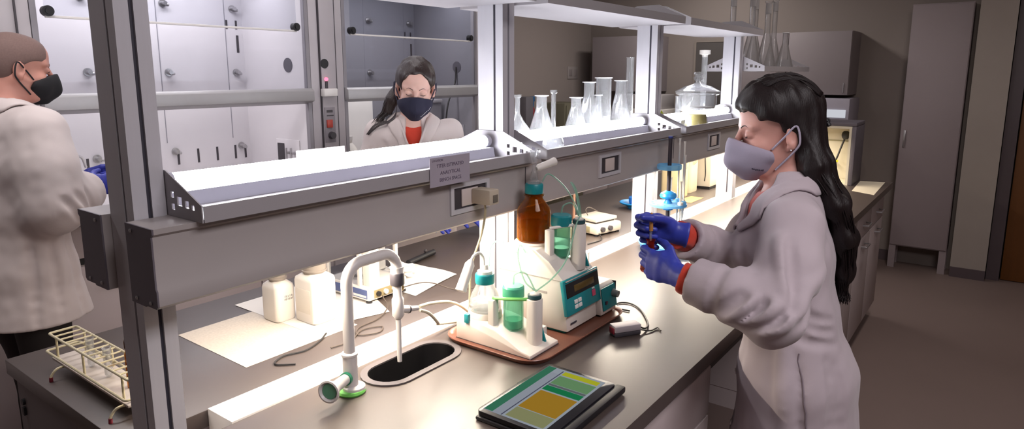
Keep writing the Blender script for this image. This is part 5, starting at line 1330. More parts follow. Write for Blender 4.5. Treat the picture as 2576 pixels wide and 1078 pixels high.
# thin tubing
def tubing(pts, label, r=0.0021): tag(MB().tube(pts, r, 8, smooth=7).build('thin_tubing', M_line), label, 'tubing', 'thin tubing on the titrator')
tubing([(1.540, 1.038, 1.3165), (1.555, 1.025, 1.338), (1.585, 0.99, 1.300), (1.582, 0.95, 1.250), (1.561, 0.929, 1.2285)], 'tube arching from the amber bottle cap to the front column')
tubing([(1.530, 0.966, 1.2360), (1.532, 0.960, 1.258), (1.546, 0.940, 1.264), (1.557, 0.926, 1.2285)], 'short tube looping over the teal cap of the dosing cylinder')
tubing([(1.553, 0.920, 1.2285), (1.556, 0.935, 1.290), (1.572, 0.962, 1.318), (1.610, 0.965, 1.285), (1.642, 0.965, 1.180), (1.645, 0.967, 1.050)], 'tall looping tube running down into the stirrer beaker')
tubing([(1.4495, 1.03, 1.130), (1.430, 1.035, 1.155), (1.385, 1.01, 1.135), (1.345, 0.96, 1.090), (1.335, 0.921, 1.0735)], 'tube falling from the titrator shoulder to the dosing unit column')
tubing([(1.550, 0.918, 1.2290), (1.500, 0.900, 1.215), (1.430, 0.885, 1.140), (1.370, 0.892, 1.100), (1.330, 0.914, 1.0735)], 'tube slanting across the titrator front to the dosing unit')
tubing([(1.327, 0.982, 1.0800), (1.325, 0.975, 1.108), (1.330, 0.945, 1.115), (1.333, 0.917, 1.0735)], 'small tube looping over the green cap of the dosing unit')
tubing([(1.336, 1.070, 1.1100), (1.350, 1.075, 1.160), (1.400, 1.08, 1.165), (1.4495, 1.06, 1.125)], 'tube bridging from the clear bottle to the titrator')
# stirrer and beaker
t = thing('magnetic_stirrer', 'small cream stirrer with teal front and knob at the tray corner', 'stirrer', (1.6650, 0.952, ZR))
MB().prism([(0.075, 0.006), (0.075, 0.088), (0.068, 0.094), (-0.050, 0.094), (-0.062, 0.086), (-0.072, 0.020), (-0.070, 0.006)], 'x', -0.044, 0.044, 0.003).build('housing', M_cream, t)
q = MB(); q.prism([(-0.0635, 0.085), (-0.0665, 0.085), (-0.0765, 0.020), (-0.0735, 0.020)], 'x', -0.040, 0.041, 0.0008); tf = q.build('front_plate', M_teal, t)
MB().cyl((0.024, -0.070, 0.060), (0.024, -0.088, 0.058), 0.012, 0.010, 18).build('knob', P('knob_grey', '7c8482', 0.4), tf)
MB().box(-0.028, -0.0765, 0.036, -0.016, -0.072, 0.046, 0.001).build('switch', P('switch_dark', '3a1f34', 0.4), tf)
MB().box(0.0441, -0.068, 0.004, 0.047, 0.072, 0.09, 0.001).build('side_plate', M_black, t)
MB().box(-0.038, -0.062, 0.0, 0.038, 0.068, 0.0065).build('foot', M_black, t)
def beaker(loc, r, h, label, name='beaker', cat='beaker', liquid=0.0, group=None, m=None):
    t = thing(name, label, cat, loc, 0, group)
    MB().lathe([(0, 0), (r - 0.003, 0), (r, 0.003), (r, h - 0.003), (r * 1.06, h), (r * 1.03, h), (r - 0.0016, h - 0.004), (r - 0.0016, 0.004), (0, 0.0025)], n=28).build('glass_wall', m or M_clear, t)
    if liquid: MB().lathe([(0, 0.003), (r - 0.002, 0.0045), (r - 0.002, liquid), (0, liquid)], n=26).build('liquid', G('clear_liquid', (0.92, 0.93, 0.92), 0.4, body='d8d8d4', bodyfac=0.2), t)
    return t
beaker((1.652, 0.970, ZR + 0.0945), 0.024, 0.085, 'small clear beaker standing on the stirrer', liquid=0.018)
tag(MB().tube([(1.640, 0.962, 1.09), (1.634, 0.966, 1.115), (1.636, 0.972, 1.160)], 0.003, 8, smooth=4).build('glass_rod', M_pl), 'white rod leaning out of the stirrer beaker', 'rod') if False else None

# tablet
t = thing('tablet', 'tablet in a black folio case showing green and orange panels', 'tablet', (1.112, 0.728, ZT), R(0.6))
q = MB(); q.box(-0.142, -0.098, 0.0, 0.142, 0.090, 0.009, 0.004); q.build('folio_cover', P('folio_black', '17151a', 0.5, var=0.2, bump=0.1, bscale=500), t)
q = MB(); q.prism(rrect(-0.138, -0.092, 0.138, 0.090, 0.012), 'z', 0.0095, 0.021, 0.002); tb = q.build('body', P('tablet_black', '121117', 0.3), t)
q = MB(); q.box(-0.150, -0.112, 0.002, 0.146, -0.088, 0.018, 0.005); q.build('case_flap', P('folio_black', '17151a'), t)
MB().box(-0.126, -0.070, 0.0208, 0.126, 0.080, 0.0214).build('screen', EM('screen_pale', lin('aab2bc'), 0.62), tb)
for nm, x0, y0, x1, y1, colr, st in (('green_header', -0.124, 0.058, 0.124, 0.079, '3c7a5e', 0.7), ('panel_strip', -0.124, 0.038, 0.100, 0.056, 'a4aab6', 0.62), ('divider', -0.124, 0.034, 0.118, 0.0368, '5a5a70', 0.6),
        ('yellow_panel', 0.100, -0.062, 0.118, 0.030, 'b2b42c', 0.75), ('light_green_panel', 0.052, -0.064, 0.094, 0.030, '74a070', 0.6), ('dark_green_panel', 0.018, -0.064, 0.040, 0.030, '1f8050', 0.65), ('grey_bar', 0.042, -0.064, 0.050, 0.030, '6c7474', 0.6),
        ('orange_panel', -0.075, -0.064, 0.012, 0.028, 'a8802a', 0.7), ('beige_panel', -0.120, -0.064, -0.078, 0.028, '9a9c70', 0.6)):
    MB().box(x0, y0, 0.0213, x1, y1, 0.0218).build(nm, EM('screen_' + nm, lin(colr), st), tb)
q = MB(); q.cyl((0.02, 0.094, 0.012), (0.05, 0.094, 0.012), 0.0045, n=10); q.build('pen_loop', M_black, t)

# charger and its cable
t = thing('power_adapter', 'white power brick on the worktop in front of the stirrer', 'power adapter', (1.568, 0.778, ZT), R(-33))
MB().box(-0.040, -0.018, 0.012, 0.040, 0.018, 0.030, 0.003).build('upper_shell', P('adapter_white', 'c4bcc2', 0.45), t)
MB().box(-0.040, -0.018, 0.0, 0.040, 0.018, 0.012, 0.003).build('lower_shell', P('adapter_grey', '4a474e', 0.45), t)
MB().box(-0.043, -0.012, 0.008, -0.039, 0.012, 0.024, 0.001).build('red_end', P('adapter_red', '8e2a3a', 0.5), t)
q = MB(); q.tube([(1.602, 0.754, 0.93), (1.625, 0.745, 0.920), (1.665, 0.755, 0.9175), (1.730, 0.800, 0.9175), (1.775, 0.842, 0.9175), (1.790, 0.880, 0.9175), (1.770, 0.905, 0.9175), (1.735, 0.895, 0.9175), (1.728, 0.870, 0.9175), (1.729, 0.845, 0.9175)], 0.0026, 8, smooth=8)
tag(q.build('power_cable', M_cable), 'black looped cable between the white power brick and the stirrer', 'cable')
q = MB(); q.tube([(1.603, 0.748, 0.922), (1.625, 0.728, 0.9175), (1.655, 0.722, 0.9175), (1.640, 0.705, 0.9175)], 0.0022, 8, smooth=6)
tag(q.build('power_cable', P('grey_cable', '56504c', 0.5)), 'short grey lead hanging off the end of the white power brick', 'cable')

# pipette stand with pipettes
t = thing('pipette_stand', 'blue carousel pipette stand on a dark rod in front of the raceway', 'pipette stand', (2.45, 1.045, ZT))
MB().lathe([(0, 0), (0.120, 0), (0.124, 0.004), (0.122, 0.012), (0.060, 0.020), (0, 0.022)], (0.035, -0.005, 0), 40).build('base', M_blue, t)
MB().lathe([(0.108, 0.010), (0.130, 0.030), (0.133, 0.030), (0.131, 0.026), (0.118, 0.008)], (0.035, -0.005, 0), 40).build('base_rim', M_ltblue, t)
MB().cyl((0, 0, 0.015), (0, 0, 0.455), 0.0078, n=16).build('rod', P('rod_dark', '3e3a42', 0.4, metal=0.4), t)
MB().lathe([(0, 0), (0.009, 0), (0.009, 0.008), (0, 0.009)], (0, 0, 0.455), 14).build('rod_cap', P('rod_cap_blue', '2a3a80', 0.4), t)
hole = [[(math.cos(2 * math.pi * (k + 0.5) / 12) * 0.060 + 0.0075 * math.cos(a * math.pi / 4), math.sin(2 * math.pi * (k + 0.5) / 12) * 0.060 + 0.0075 * math.sin(a * math.pi / 4)) for a in range(8)] for k in range(12)]
MB().plate([(0.074 * math.cos(2 * math.pi * k / 40), 0.074 * math.sin(2 * math.pi * k / 40)) for k in range(40)], hole, 'z', 0.186, 0.196).build('disc', M_ltblue, t)
MB().lathe([(0.0085, 0.168), (0.020, 0.170), (0.020, 0.190), (0.0085, 0.216)], n=20).build('hub', M_blue, t)
MB().lathe([(0.008, 0.215), (0.030, 0.217), (0.034, 0.225), (0.030, 0.236), (0.012, 0.246), (0.008, 0.246)], n=16).build('upper_hub', M_blue, t)
MB().lathe([(0.0085, 0.330), (0.046, 0.332), (0.048, 0.336), (0.048, 0.350), (0.044, 0.352), (0.0085, 0.345)], (0.0, 0.0, 0), 28).build('upper_disc', M_ltblue, t)
PL = ['leftmost pipette hanging in the blue carousel stand', 'tall pipette standing out above the blue carousel, nearer the dark rod', 'tall pipette standing out above the blue carousel, farther from the rod', 'short pipette at the near edge of the blue carousel', 'short pipette at the right edge of the blue carousel']
for k, (a, z0, z1) in zip(range(5), ((9, -0.05, 0.20), (10, -0.09, 0.25), (11, -0.10, 0.26), (8, -0.07, 0.10), (0, -0.08, 0.10))):
    th_ = 2 * math.pi * (a + 0.5) / 12; c = (2.45 + 0.060 * math.cos(th_), 1.045 + 0.060 * math.sin(th_))
    p = thing('pipette', PL[k], 'pipette', (c[0], c[1], ZT + 0.191 + z0), 0, 'pipettes in the blue stand')
    H_ = z1 - z0
    MB().lathe([(0.0006, 0), (0.0016, 0.0), (0.0034, 0.05), (0.0036, H_ - 0.01), (0.0050, H_), (0.0040, H_), (0.0026, H_ - 0.01), (0.0024, 0.05), (0.0006, 0.0)], n=12).build('stem', P('pipette_white', 'd6d2cc', 0.3), p)
    MB().lathe([(0.0037, -z0 + 0.0055), (0.011, -z0 + 0.0055), (0.011, -z0 + 0.016), (0.0037, -z0 + 0.018)], n=14).build('collar', M_pl if k % 2 else M_ltblue, p)

# paper sheets at the far end of the worktop
q = MB(); q.grid([[(4.34, 0.572, 0.9150), (4.60, 0.580, 0.9150), (4.905, 0.588, 0.9150)], [(4.38, 0.64, 0.9155), (4.61, 0.65, 0.9158), (4.885, 0.66, 0.9155)], [(4.42, 0.704, 0.9150), (4.62, 0.716, 0.9150), (4.86, 0.730, 0.9150)]], 0.0008)
tag(q.build('paper_sheet', P('cream_paper', 'd2c8b2', 0.85, var=0.03)), 'cream sheet of paper at the far corner of the near worktop', 'paper')

# ================================================================== things on the far worktop
def sheet(name, c, label, m, z=ZT + 0.0004, curl=0.0, n=9):
    """c: four corners (x, y) in order"""
    rows = []
    for i in range(n):
        u = i / (n - 1); row = []
        for j in range(n):
            v = j / (n - 1)
            x = (c[0][0] * (1 - u) + c[1][0] * u) * (1 - v) + (c[3][0] * (1 - u) + c[2][0] * u) * v
            y = (c[0][1] * (1 - u) + c[1][1] * u) * (1 - v) + (c[3][1] * (1 - u) + c[2][1] * u) * v
            row.append((x, y, z + 0.0006 + curl * (0.5 + 0.5 * math.sin(7 * u + 3 * v)) * (u * v)))
        rows.append(row)
    o = MB().grid(rows, 0.0006).build(name, m); return tag(o, label, 'paper')
spk = P('speckled_paper', 'c9bfb4', 0.85, var=0.20, scale=160)
sheet('paper_sheet', [(0.828, 1.755), (0.825, 1.420), (1.172, 1.421), (1.172, 1.757)], 'speckled absorbent paper on the worktop behind the nearest post', spk)
sheet('paper_sheet', [(1.030, 1.850), (1.0301, 1.500), (1.060, 1.4235), (1.060, 1.850)], 'x', M_paper) if False else None
sheet('paper_sheet', [(1.052, 1.850), (1.052, 1.500), (1.298, 1.424), (1.50, 1.860)], 'white paper under the two square bottles and the balance', M_paper, ZT + 0.0012)
sheet('paper_sheet', [(1.462, 1.760), (1.448, 1.464), (1.700, 1.510), (1.708, 1.755)], 'rumpled white paper lying to the right of the balance', M_paper, ZT + 0.0006, 0.006)
o = MB(); rg = random.Random(2)
bm = bmesh.new(); bmesh.ops.create_icosphere(bm, subdivisions=3, radius=1)
for v in bm.verts:
    k = 0.8 + 0.35 * math.sin(5 * v.co.x + 2) * math.sin(6 * v.co.y) + 0.15 * math.sin(11 * v.co.z + 4 * v.co.x); v.co = Vector((1.575 + v.co.x * 0.062 * k, 1.655 + v.co.y * 0.055 * k, max(ZT + 0.008, ZT + 0.022 + v.co.z * 0.026 * k)))
o.bm(bm); tag(o.build('crumpled_tissue', P('tissue_white', 'ece8e4', 0.9), ang=25), 'crumpled white tissue on the rumpled paper beside the balance', 'tissue')

def square_bottle(loc, w, d, h, capr, caph, label):
    t = thing('square_bottle', label, 'bottle', loc, 0, 'square white bottles by the papers')
    q = MB(); r = 0.014
    rr = lambda s, z, rad: [Vector((x, y, z)) for x, y in rrect(-w / 2 * s, -d / 2 * s, w / 2 * s, d / 2 * s, rad)]
    q.sweep([rr(0.93, 0, r), rr(1.0, 0.005, r), rr(1.0, h - 0.020, r), rr(0.95, h - 0.012, r), rr(0.62, h, r * 1.3)]); body = q.build('body', P('bottle_white', 'e2dcd6', 0.4, var=0.02), t)
    MB().lathe([(0, h - 0.002), (capr * 0.92, h - 0.002), (capr * 0.92, h + 0.004), (capr * 1.08, h + 0.005), (capr * 1.08, h + 0.009), (capr, h + 0.010), (capr, h + caph - 0.003), (capr - 0.003, h + caph), (0, h + caph)], n=28).build('cap', P('cap_grey', '8c837c', 0.4), t)
    MB().box(w / 2 * 0.62, -0.001, 0.03, w / 2 * 0.62, 0.001, 0.03).build('x', M_ink, t) if False else None
    return t
b = square_bottle((1.070, 1.642, ZT + 0.0026), 0.066, 0.078, 0.116, 0.025, 0.036, 'smaller square white bottle with printed side, on the papers')
text('lettering', '15.1.1 k\n10.10.01', 0.0085, M_ink, b, (1.077, 1.6028, 0.985), (1, 0, 0), (0, 0, 1))
b2 = square_bottle((1.130, 1.549, ZT + 0.0026), 0.084, 0.094, 0.142, 0.033, 0.042, 'larger square white bottle with grey cap, on the papers')
lp = MB(); lp.box(-0.0426, -0.032, 0.03, -0.0418, 0.032, 0.10, 0.0002); lp.build('label_panel', P('bottle_label', 'd6cfc6', 0.6), b2)

# balance
t = thing('balance', 'white analytical balance with blue side panels and glass draft shield', 'balance', (1.385, 1.625, ZT + 0.0026))
MB().box(-0.082, -0.105, 0.006, 0.082, 0.105, 0.050, 0.006).build('base', M_pl, t)
for a, b_ in ((-0.102, -0.02), (0.025, 0.10)): MB().box(-0.0835, a + 0.004, 0.014, -0.0818, b_ - 0.004, 0.042, 0.0004).build('side_panel', P('balance_blue', '4d5a86', 0.4), t)
MB().box(-0.0842, -0.095, 0.017, -0.0834, -0.035, 0.024).build('lettering', M_white, t)
MB().box(-0.060, -0.1065, 0.012, 0.055, -0.1045, 0.038).build('socket_bay', P('bay_olive', '8f8260', 0.6), t)
for a in (-0.045, -0.015, 0.02): MB().cyl((a, -0.106, 0.025), (a, -0.114, 0.025), 0.008, n=12).build('connector', M_pl if a > -0.04 else M_cable, t)
for a in (-0.072, 0.072):
    for b_ in (-0.095, 0.095): MB().cyl((a, b_, 0), (a, b_, 0.0065), 0.010, n=14).build('foot', M_black, t)
for a, b_ in ((-0.076, -0.060), (0.076, -0.060), (-0.076, 0.095), (0.076, 0.095)): MB().box(a - 0.006, b_ - 0.006, 0.049, a + 0.006, b_ + 0.006, 0.255, 0.001).build('shield_post', M_pl, t)
MB().box(-0.070, -0.098, 0.049, -0.028, -0.066, 0.260, 0.003).build('tower', M_pl, t)
MB().box(-0.0772, -0.054, 0.050, -0.0752, 0.089, 0.25).build('shield_pane', M_glass, t); MB().box(0.0752, -0.054, 0.050, 0.0772, 0.089, 0.25).build('shield_pane', M_glass, t); MB().box(-0.070, 0.094, 0.050, 0.070, 0.096, 0.25).build('shield_pane', M_glass, t)
MB().box(-0.083, -0.068, 0.255, 0.083, 0.102, 0.265, 0.003).build('shield_top', P('shield_grey', '6c666c', 0.5), t)
MB().lathe([(0, 0.050), (0.010, 0.050), (0.010, 0.062), (0.042, 0.064), (0.042, 0.067), (0, 0.067)], (0, 0.02, 0), 28).build('pan', M_steel, t)
MB().lathe([(0.048, 0.0502), (0.051, 0.0502), (0.051, 0.058), (0.048, 0.058)], (0, 0.02, 0), 28).build('draft_ring', M_steel, t)
# white upright to the right of the balance
t = thing('upright_box', 'narrow white upright box standing behind the tap arm', 'box', (1.585, 1.80, ZT))
MB().box(-0.026, -0.022, 0.004, 0.026, 0.022, 0.30, 0.002).build('body', M_pl, t); MB().box(-0.030, -0.026, 0, 0.030, 0.026, 0.005, 0.001).build('foot_plate', M_pl, t)
# dark bar
t = thing('clamp_bar', 'dark metal bar lying on the far worktop behind the paper', 'bar', (1.76, 1.742, ZT))
MB().cyl((-0.085, -0.016, 0.0115), (0.085, 0.016, 0.0115), 0.011, n=16).build('shaft', M_black, t)
MB().ball((0.03, 0.006, 0.029), (0.007, 0.007, 0.008), 10).build('thumbscrew', M_dkgrey, t)
# cables on the far worktop and strip
q = MB(); q.tube([(1.075, 1.435, 0.9175), (1.03, 1.405, 0.9175), (0.97, 1.385, 0.9175), (0.915, 1.40, 0.9175), (0.875, 1.375, 0.9175), (0.905, 1.335, 0.9175)], 0.0022, 8, smooth=8)
tag(q.build('power_cable', M_cable), 'thin black cable snaking from the papers towards the post', 'cable')
q = MB(); q.tube([(1.02, 1.345, 0.9175), (1.08, 1.340, 0.9175), (1.15, 1.375, 0.9175), (1.20, 1.350, 0.9175), (1.165, 1.325, 0.9175), (1.12, 1.355, 0.9175), (1.155, 1.395, 0.9175), (1.235, 1.405, 0.9175), (1.31, 1.445, 0.922), (1.345, 1.505, 0.935)], 0.0020, 8, smooth=8)
tag(q.build('power_cable', P('brown_cable', '4c423c', 0.5)), 'knotted brown cable on the worktop behind the sink', 'cable')
q = MB(); q.tube([(1.405, 1.505, 0.940), (1.45, 1.45, 0.960), (1.50, 1.43, 0.950), (1.57, 1.39, 0.9175), (1.66, 1.35, 0.9175), (1.72, 1.335, 0.9175)], 0.0018, 8, smooth=8)
tag(q.build('power_cable', P('brown_cable', '4c423c')), 'thin cable arching over from the balance sockets', 'cable')

# test tube rack at the open end
t = thing('test_tube_rack', 'cream wire test tube rack with white base at the bench end', 'rack', (0.577, 1.592, ZT))
M_wire = P('cream_wire', 'd2c8a8', 0.45)
x0, x1, y0, y1 = -0.030, 0.030, -0.205, 0.215
q = MB(); q.box(x0 - 0.006, y0, 0.026, x1 + 0.006, y1 - 0.02, 0.032, 0.002); q.build('base_plate', P('rack_white', 'cfc4bc', 0.5), t)
for z, nm in ((0.085, 'upper_frame'), (0.044, 'lower_frame')):
    e = 0.0 if z > 0.06 else 0.010
    MB().tube([(a, b, z) for a, b in rrect(x0 - e, y0, x1 + e * 0.3, y1, 0.007, 4)], 0.0028, 8, closed=True).build(nm, M_wire, t)
for i in range(13): MB().tube([(x0, y0 + 0.014 + i * 0.031, 0.085), (x1, y0 + 0.014 + i * 0.031, 0.085)], 0.0022, 8).build('rung', M_wire, t)
for yy in (y0 + 0.03, 0.02, y1 - 0.045):
    for xx_ in (x0, x1): MB().tube([(xx_, yy, 0.028), (xx_, yy, 0.085)], 0.0028, 8).build('upright', M_wire, t)
for yy in (y0 + 0.02, y1 - 0.09):
    for sx in (-1, 1):
        lg = MB().tube([(sx * 0.030, yy, 0.027), (sx * 0.050, yy, 0.026), (sx * 0.062, yy, 0.014), (sx * 0.064, yy, 0.004)], 0.003, 8, smooth=5).build('leg', M_wire, t)
        MB().tube([(sx * 0.0635, yy, 0.010), (sx * 0.064, yy, 0.0)], 0.0042, 8).build('red_tip', P('tip_red', '7c2030', 0.5), lg)
t = thing('amber_vial', 'slim amber vial standing in the wire rack beside the post', 'vial', (0.585, 1.470, ZT + 0.0325))
MB().lathe([(0, 0), (0.0075, 0), (0.0080, 0.002), (0.0080, 0.075), (0.0055, 0.085), (0.0055, 0.092), (0.004, 0.092), (0.004, 0.084), (0.0065, 0.074), (0.0065, 0.003), (0, 0.002)], n=18).build('glass_body', M_amber, t)
MB().lathe([(0, 0.090), (0.007, 0.090), (0.007, 0.104), (0.005, 0.110), (0, 0.112)], n=16).build('cap', P('vial_cap', '4a2218', 0.4), t)
for k, (yy, lab) in enumerate(((1.650, 'empty glass tube in the middle of the wire rack'), (1.560, 'empty glass tube in the wire rack, between the middle tube and the amber vial'))):
    t = thing('test_tube', lab, 'test tube', (0.577, yy, ZT + 0.0325), 0, 'glass tubes in the wire rack')
    MB().lathe([(0, 0), (0.005, 0.0015), (0.0085, 0.008), (0.0085, 0.068), (0.0098, 0.070), (0.008, 0.070), (0.0073, 0.066), (0.0073, 0.008), (0, 0.002)], n=18).build('glass_wall', M_clear, t)

# hotplate and retort stand
t = thing('hotplate', 'cream hotplate stirrer with a flat square top, beyond the titrator', 'hotplate', (2.575, 1.440, ZT), R(-12))
MB().box(-0.085, -0.080, 0.006, 0.085, 0.080, 0.050, 0.010).build('housing', P('hotplate_cream', 'cfc6b6', 0.45, var=0.03), t)
MB().box(-0.068, -0.060, 0.058, 0.075, 0.070, 0.072, 0.003).build('top_plate', P('plate_grey', 'c2bbb0', 0.4), t)
MB().box(-0.058, -0.050, 0.049, 0.065, 0.060, 0.059).build('plate_neck', M_dkgrey, t)
MB().box(-0.0875, -0.04, 0.014, -0.084, 0.05, 0.040, 0.001).build('control_strip', P('strip_olive', '8a8468', 0.5), t)
for a in (-0.05, 0.0): MB().cyl((a, -0.080, 0.030), (a, -0.092, 0.030), 0.011, n=16).build('knob', M_dkgrey, t)
for a in (-0.07, 0.07):
    for b_ in (-0.065, 0.065): MB().cyl((a, b_, 0), (a, b_, 0.007), 0.010, n=12).build('foot', M_black, t)
t = thing('retort_stand', 'retort stand with a brown rod and beige base left of the hotplate', 'stand', (2.435, 1.485, ZT))
MB().box(-0.05, -0.045, 0.0, 0.05, 0.045, 0.046, 0.004).build('base', P('stand_beige', 'b09a80', 0.5), t)
MB().cyl((0.02, 0.0, 0.046), (0.02, 0.0, 0.300), 0.0060, n=14).build('rod', P('rod_brown', '8a6654', 0.45), t)
MB().ball((0.02, 0, 0.302), (0.008, 0.008, 0.006), 10).build('rod_cap', P('rod_brown', '8a6654'), t)
MB().box(0.030, -0.035, 0.0462, 0.048, -0.018, 0.054, 0.002).build('red_button', P('button_red', 'c8352e', 0.4), t)
tag(MB().tube([(2.48, 1.37, 0.93), (2.45, 1.34, 0.9175), (2.40, 1.335, 0.9175), (2.34, 1.345, 0.9175)], 0.0024, 8, smooth=6).build('power_cable', M_cable), 'dark lead lying in front of the hotplate', 'cable')
tag(MB().tube([(2.535, 1.46, 0.992), (2.55, 1.48, 1.012), (2.60, 1.49, 1.014), (2.64, 1.47, 0.992)], 0.0022, 8, smooth=6).build('probe_lead', P('brown_cable', '4c423c')), 'curved probe lead resting on the hotplate top', 'cable')
# blue dish stand further along
t = thing('blue_dish', 'blue dish with a smaller blue cup stacked on it, beside the post base', 'dish', (3.16, 1.53, ZT))
MB().lathe([(0, 0.0), (0.04, 0.0), (0.045, 0.010), (0.082, 0.026), (0.086, 0.032), (0.082, 0.034), (0.045, 0.020), (0, 0.018)], n=32).build('dish', M_blue, t)
MB().lathe([(0, 0.018), (0.034, 0.019), (0.040, 0.030), (0.042, 0.056), (0.036, 0.060), (0, 0.058)], (0.01, 0.0, 0), 24).build('cup', P('cup_blue', '2f6fb8', 0.4), t)
MB().lathe([(0, 0.058), (0.014, 0.058), (0.012, 0.078), (0, 0.080)], (0.01, 0, 0), 14).build('knob', P('knob_pink', 'c89a90', 0.5), t)
# containers near the far post
def jug(loc, w, d, h, label, col, name='container', rz=0):
    t = thing(name, label, 'container', loc, rz, 'pale containers under the raceway')
    q = MB(); rr = lambda s, z: [Vector((x, y, z)) for x, y in rrect(-w / 2 * s, -d / 2 * s, w / 2 * s, d / 2 * s, 0.018 * s)]
    q.sweep([rr(0.95, 0), rr(1, 0.006), rr(1, h * 0.86), rr(0.8, h * 0.95), rr(0.5, h)]); q.build('body', P('container_' + col, col, 0.5, var=0.03), t)
    MB().lathe([(0, h), (0.024, h), (0.024, h + 0.022), (0, h + 0.024)], n=20).build('cap', M_pl, t)
    q = MB(); q.tube([(-w * 0.2, -d * 0.5, h * 0.55), (-w * 0.2, -d * 0.5 - 0.02, h * 0.62), (-w * 0.2, -d * 0.5 - 0.02, h * 0.78), (-w * 0.2, -d * 0.42, h * 0.86)], 0.007, 8, smooth=4); q.build('grip', P('container_' + col, col), t)
    return t
jug((3.60, 1.50, ZT), 0.13, 0.12, 0.30, 'tall beige jug under the raceway behind the pipette stand', 'd8c69c')
jug((3.80, 1.53, ZT), 0.12, 0.14, 0.32, 'cream jug under the raceway between the beige jug and the white box', 'ddd2b4')
t = thing('white_box', 'white box with a dark bottom edge beside the cream jug', 'box', (4.02, 1.50, ZT))
MB().box(-0.075, -0.085, 0.016, 0.075, 0.085, 0.33, 0.004).build('body', P('box_white', 'e0d8c8', 0.5), t); MB().box(-0.073, -0.083, 0, 0.073, 0.083, 0.0165).build('base', M_black, t)
MB().tube([(-0.076, -0.05, 0.30), (-0.084, -0.05, 0.20), (-0.080, -0.055, 0.10), (-0.078, -0.05, 0.05)], 0.003, 8, smooth=5).build('cable', M_cable, t)
sheet('paper_sheet', [(3.47, 1.45), (3.47, 1.345), (3.66, 1.345), (3.66, 1.42)], 'tan card lying in front of the beige jug', P('tan_card', 'c8a468', 0.8), ZT + 0.0004)
q = MB(); q.tube([(4.05 + 0.07 * math.cos(a * 0.5) + 0.004 * a, 1.36 + 0.04 * math.sin(a * 0.5), 0.9195 + 0.0035 * a) for a in range(26)], 0.0045, 8, smooth=3)
tag(q.build('coiled_tube', P('tube_olive', 'b8b27a', 0.5)), 'coil of pale olive tubing by the far post', 'tubing')

# ================================================================== on the reagent shelves
ZS = 1.3665 + 0.0062
def flask(kind, loc, r, h, label, neck=0.011, group='glassware on the lit shelf', m=None, name=None, stop=False):
    nm = name or {'erlenmeyer': 'erlenmeyer_flask', 'volumetric': 'volumetric_flask', 'cylinder': 'graduated_cylinder', 'tumbler': 'tall_beaker'}[kind]
    t = thing(nm, label, nm.split('_')[-1], loc, 0, group); w_ = 0.0018
    if kind == 'erlenmeyer':
        hb = h * 0.70; out = [(0, 0), (r * 0.93, 0), (r, 0.006), (r * 0.98, 0.014), (neck * 1.15, hb), (neck, hb + h * 0.05), (neck, h - 0.004), (neck * 1.30, h)]
    elif kind == 'volumetric':
        out = [(0, 0), (r * 0.7, 0), (r * 0.95, r * 0.25), (r, r * 0.6), (r * 0.85, r * 1.15), (r * 0.45, r * 1.7), (neck, r * 2.2), (neck, h - 0.012), (neck * 1.5, h - 0.008), (neck * 1.5, h)]
    else:
        out = [(0, 0), (r * (1.45 if kind == 'cylinder' else 1.0), 0), (r * (1.45 if kind == 'cylinder' else 1.0), 0.005), (r, 0.010), (r, h - 0.004), (r * 1.12, h)]
    inn = [(max(a - w_, 0.0005), b + (w_ if k == 0 else 0)) for k, (a, b) in enumerate(out[1:])][::-1]
    MB().lathe(out + inn + [(0, w_ * 1.4)], n=30).build('glass_wall', m or M_clear, t)
    if kind in ('erlenmeyer', 'tumbler'):
        rr = neck * 1.30 if kind == 'erlenmeyer' else r * 1.12
        MB().lathe([(rr - 0.0035, h - 0.002), (rr + 0.001, h - 0.002), (rr + 0.001, h + 0.002), (rr - 0.0035, h + 0.002)], n=26).build('rim', P('glass_rim', 'e8e8ec', 0.2), t)
    if stop: MB().lathe([(0, h - 0.01), (neck * 0.9, h - 0.01), (neck * 1.1, h + 0.004), (neck * 1.9, h + 0.006), (neck * 1.9, h + 0.028), (0, h + 0.030)], n=18).build('stopper', M_pl, t)
    return t
flask('volumetric', (1.850, 1.352, ZS), 0.050, 0.175, 'round-bellied flask partly hidden by the shelf post', 0.009)
flask('erlenmeyer', (1.998, 1.352, ZS), 0.055, 0.168, 'lone conical flask at the near end of the flask shelf', 0.019)
flask('volumetric', (1.770, 1.152, ZS), 0.036, 0.195, 'slender volumetric flask in front of the shelf lamp', 0.0075)
flask('erlenmeyer', (2.222, 1.342, ZS), 0.052, 0.155, 'short conical flask before the taller wide one', 0.020)
flask('erlenmeyer', (2.338, 1.352, ZS), 0.055, 0.212, 'taller conical flask behind the short one', 0.021)
flask('erlenmeyer', (2.432, 1.362, ZS), 0.030, 0.158, 'small narrow flask between the conical flask and the tall beaker', 0.013)
flask('tumbler', (2.500, 1.376, ZS), 0.033, 0.228, 'tall straight beaker on the flask shelf', 0.03)
flask('erlenmeyer', (2.586, 1.340, ZS), 0.054, 0.216, 'large conical flask nearest the second lit post', 0.022)
flask('cylinder', (2.745, 1.378, ZS), 0.017, 0.318, 'tall graduated cylinder rising behind the large conical flask', 0.017)
flask('cylinder', (2.765, 1.150, ZS), 0.014, 0.150, 'short glass cylinder just right of the lit post', 0.014)
flask('cylinder', (3.640, 1.372, ZS), 0.016, 0.345, 'tall stoppered glass cylinder behind the desiccator', 0.016, stop=True)
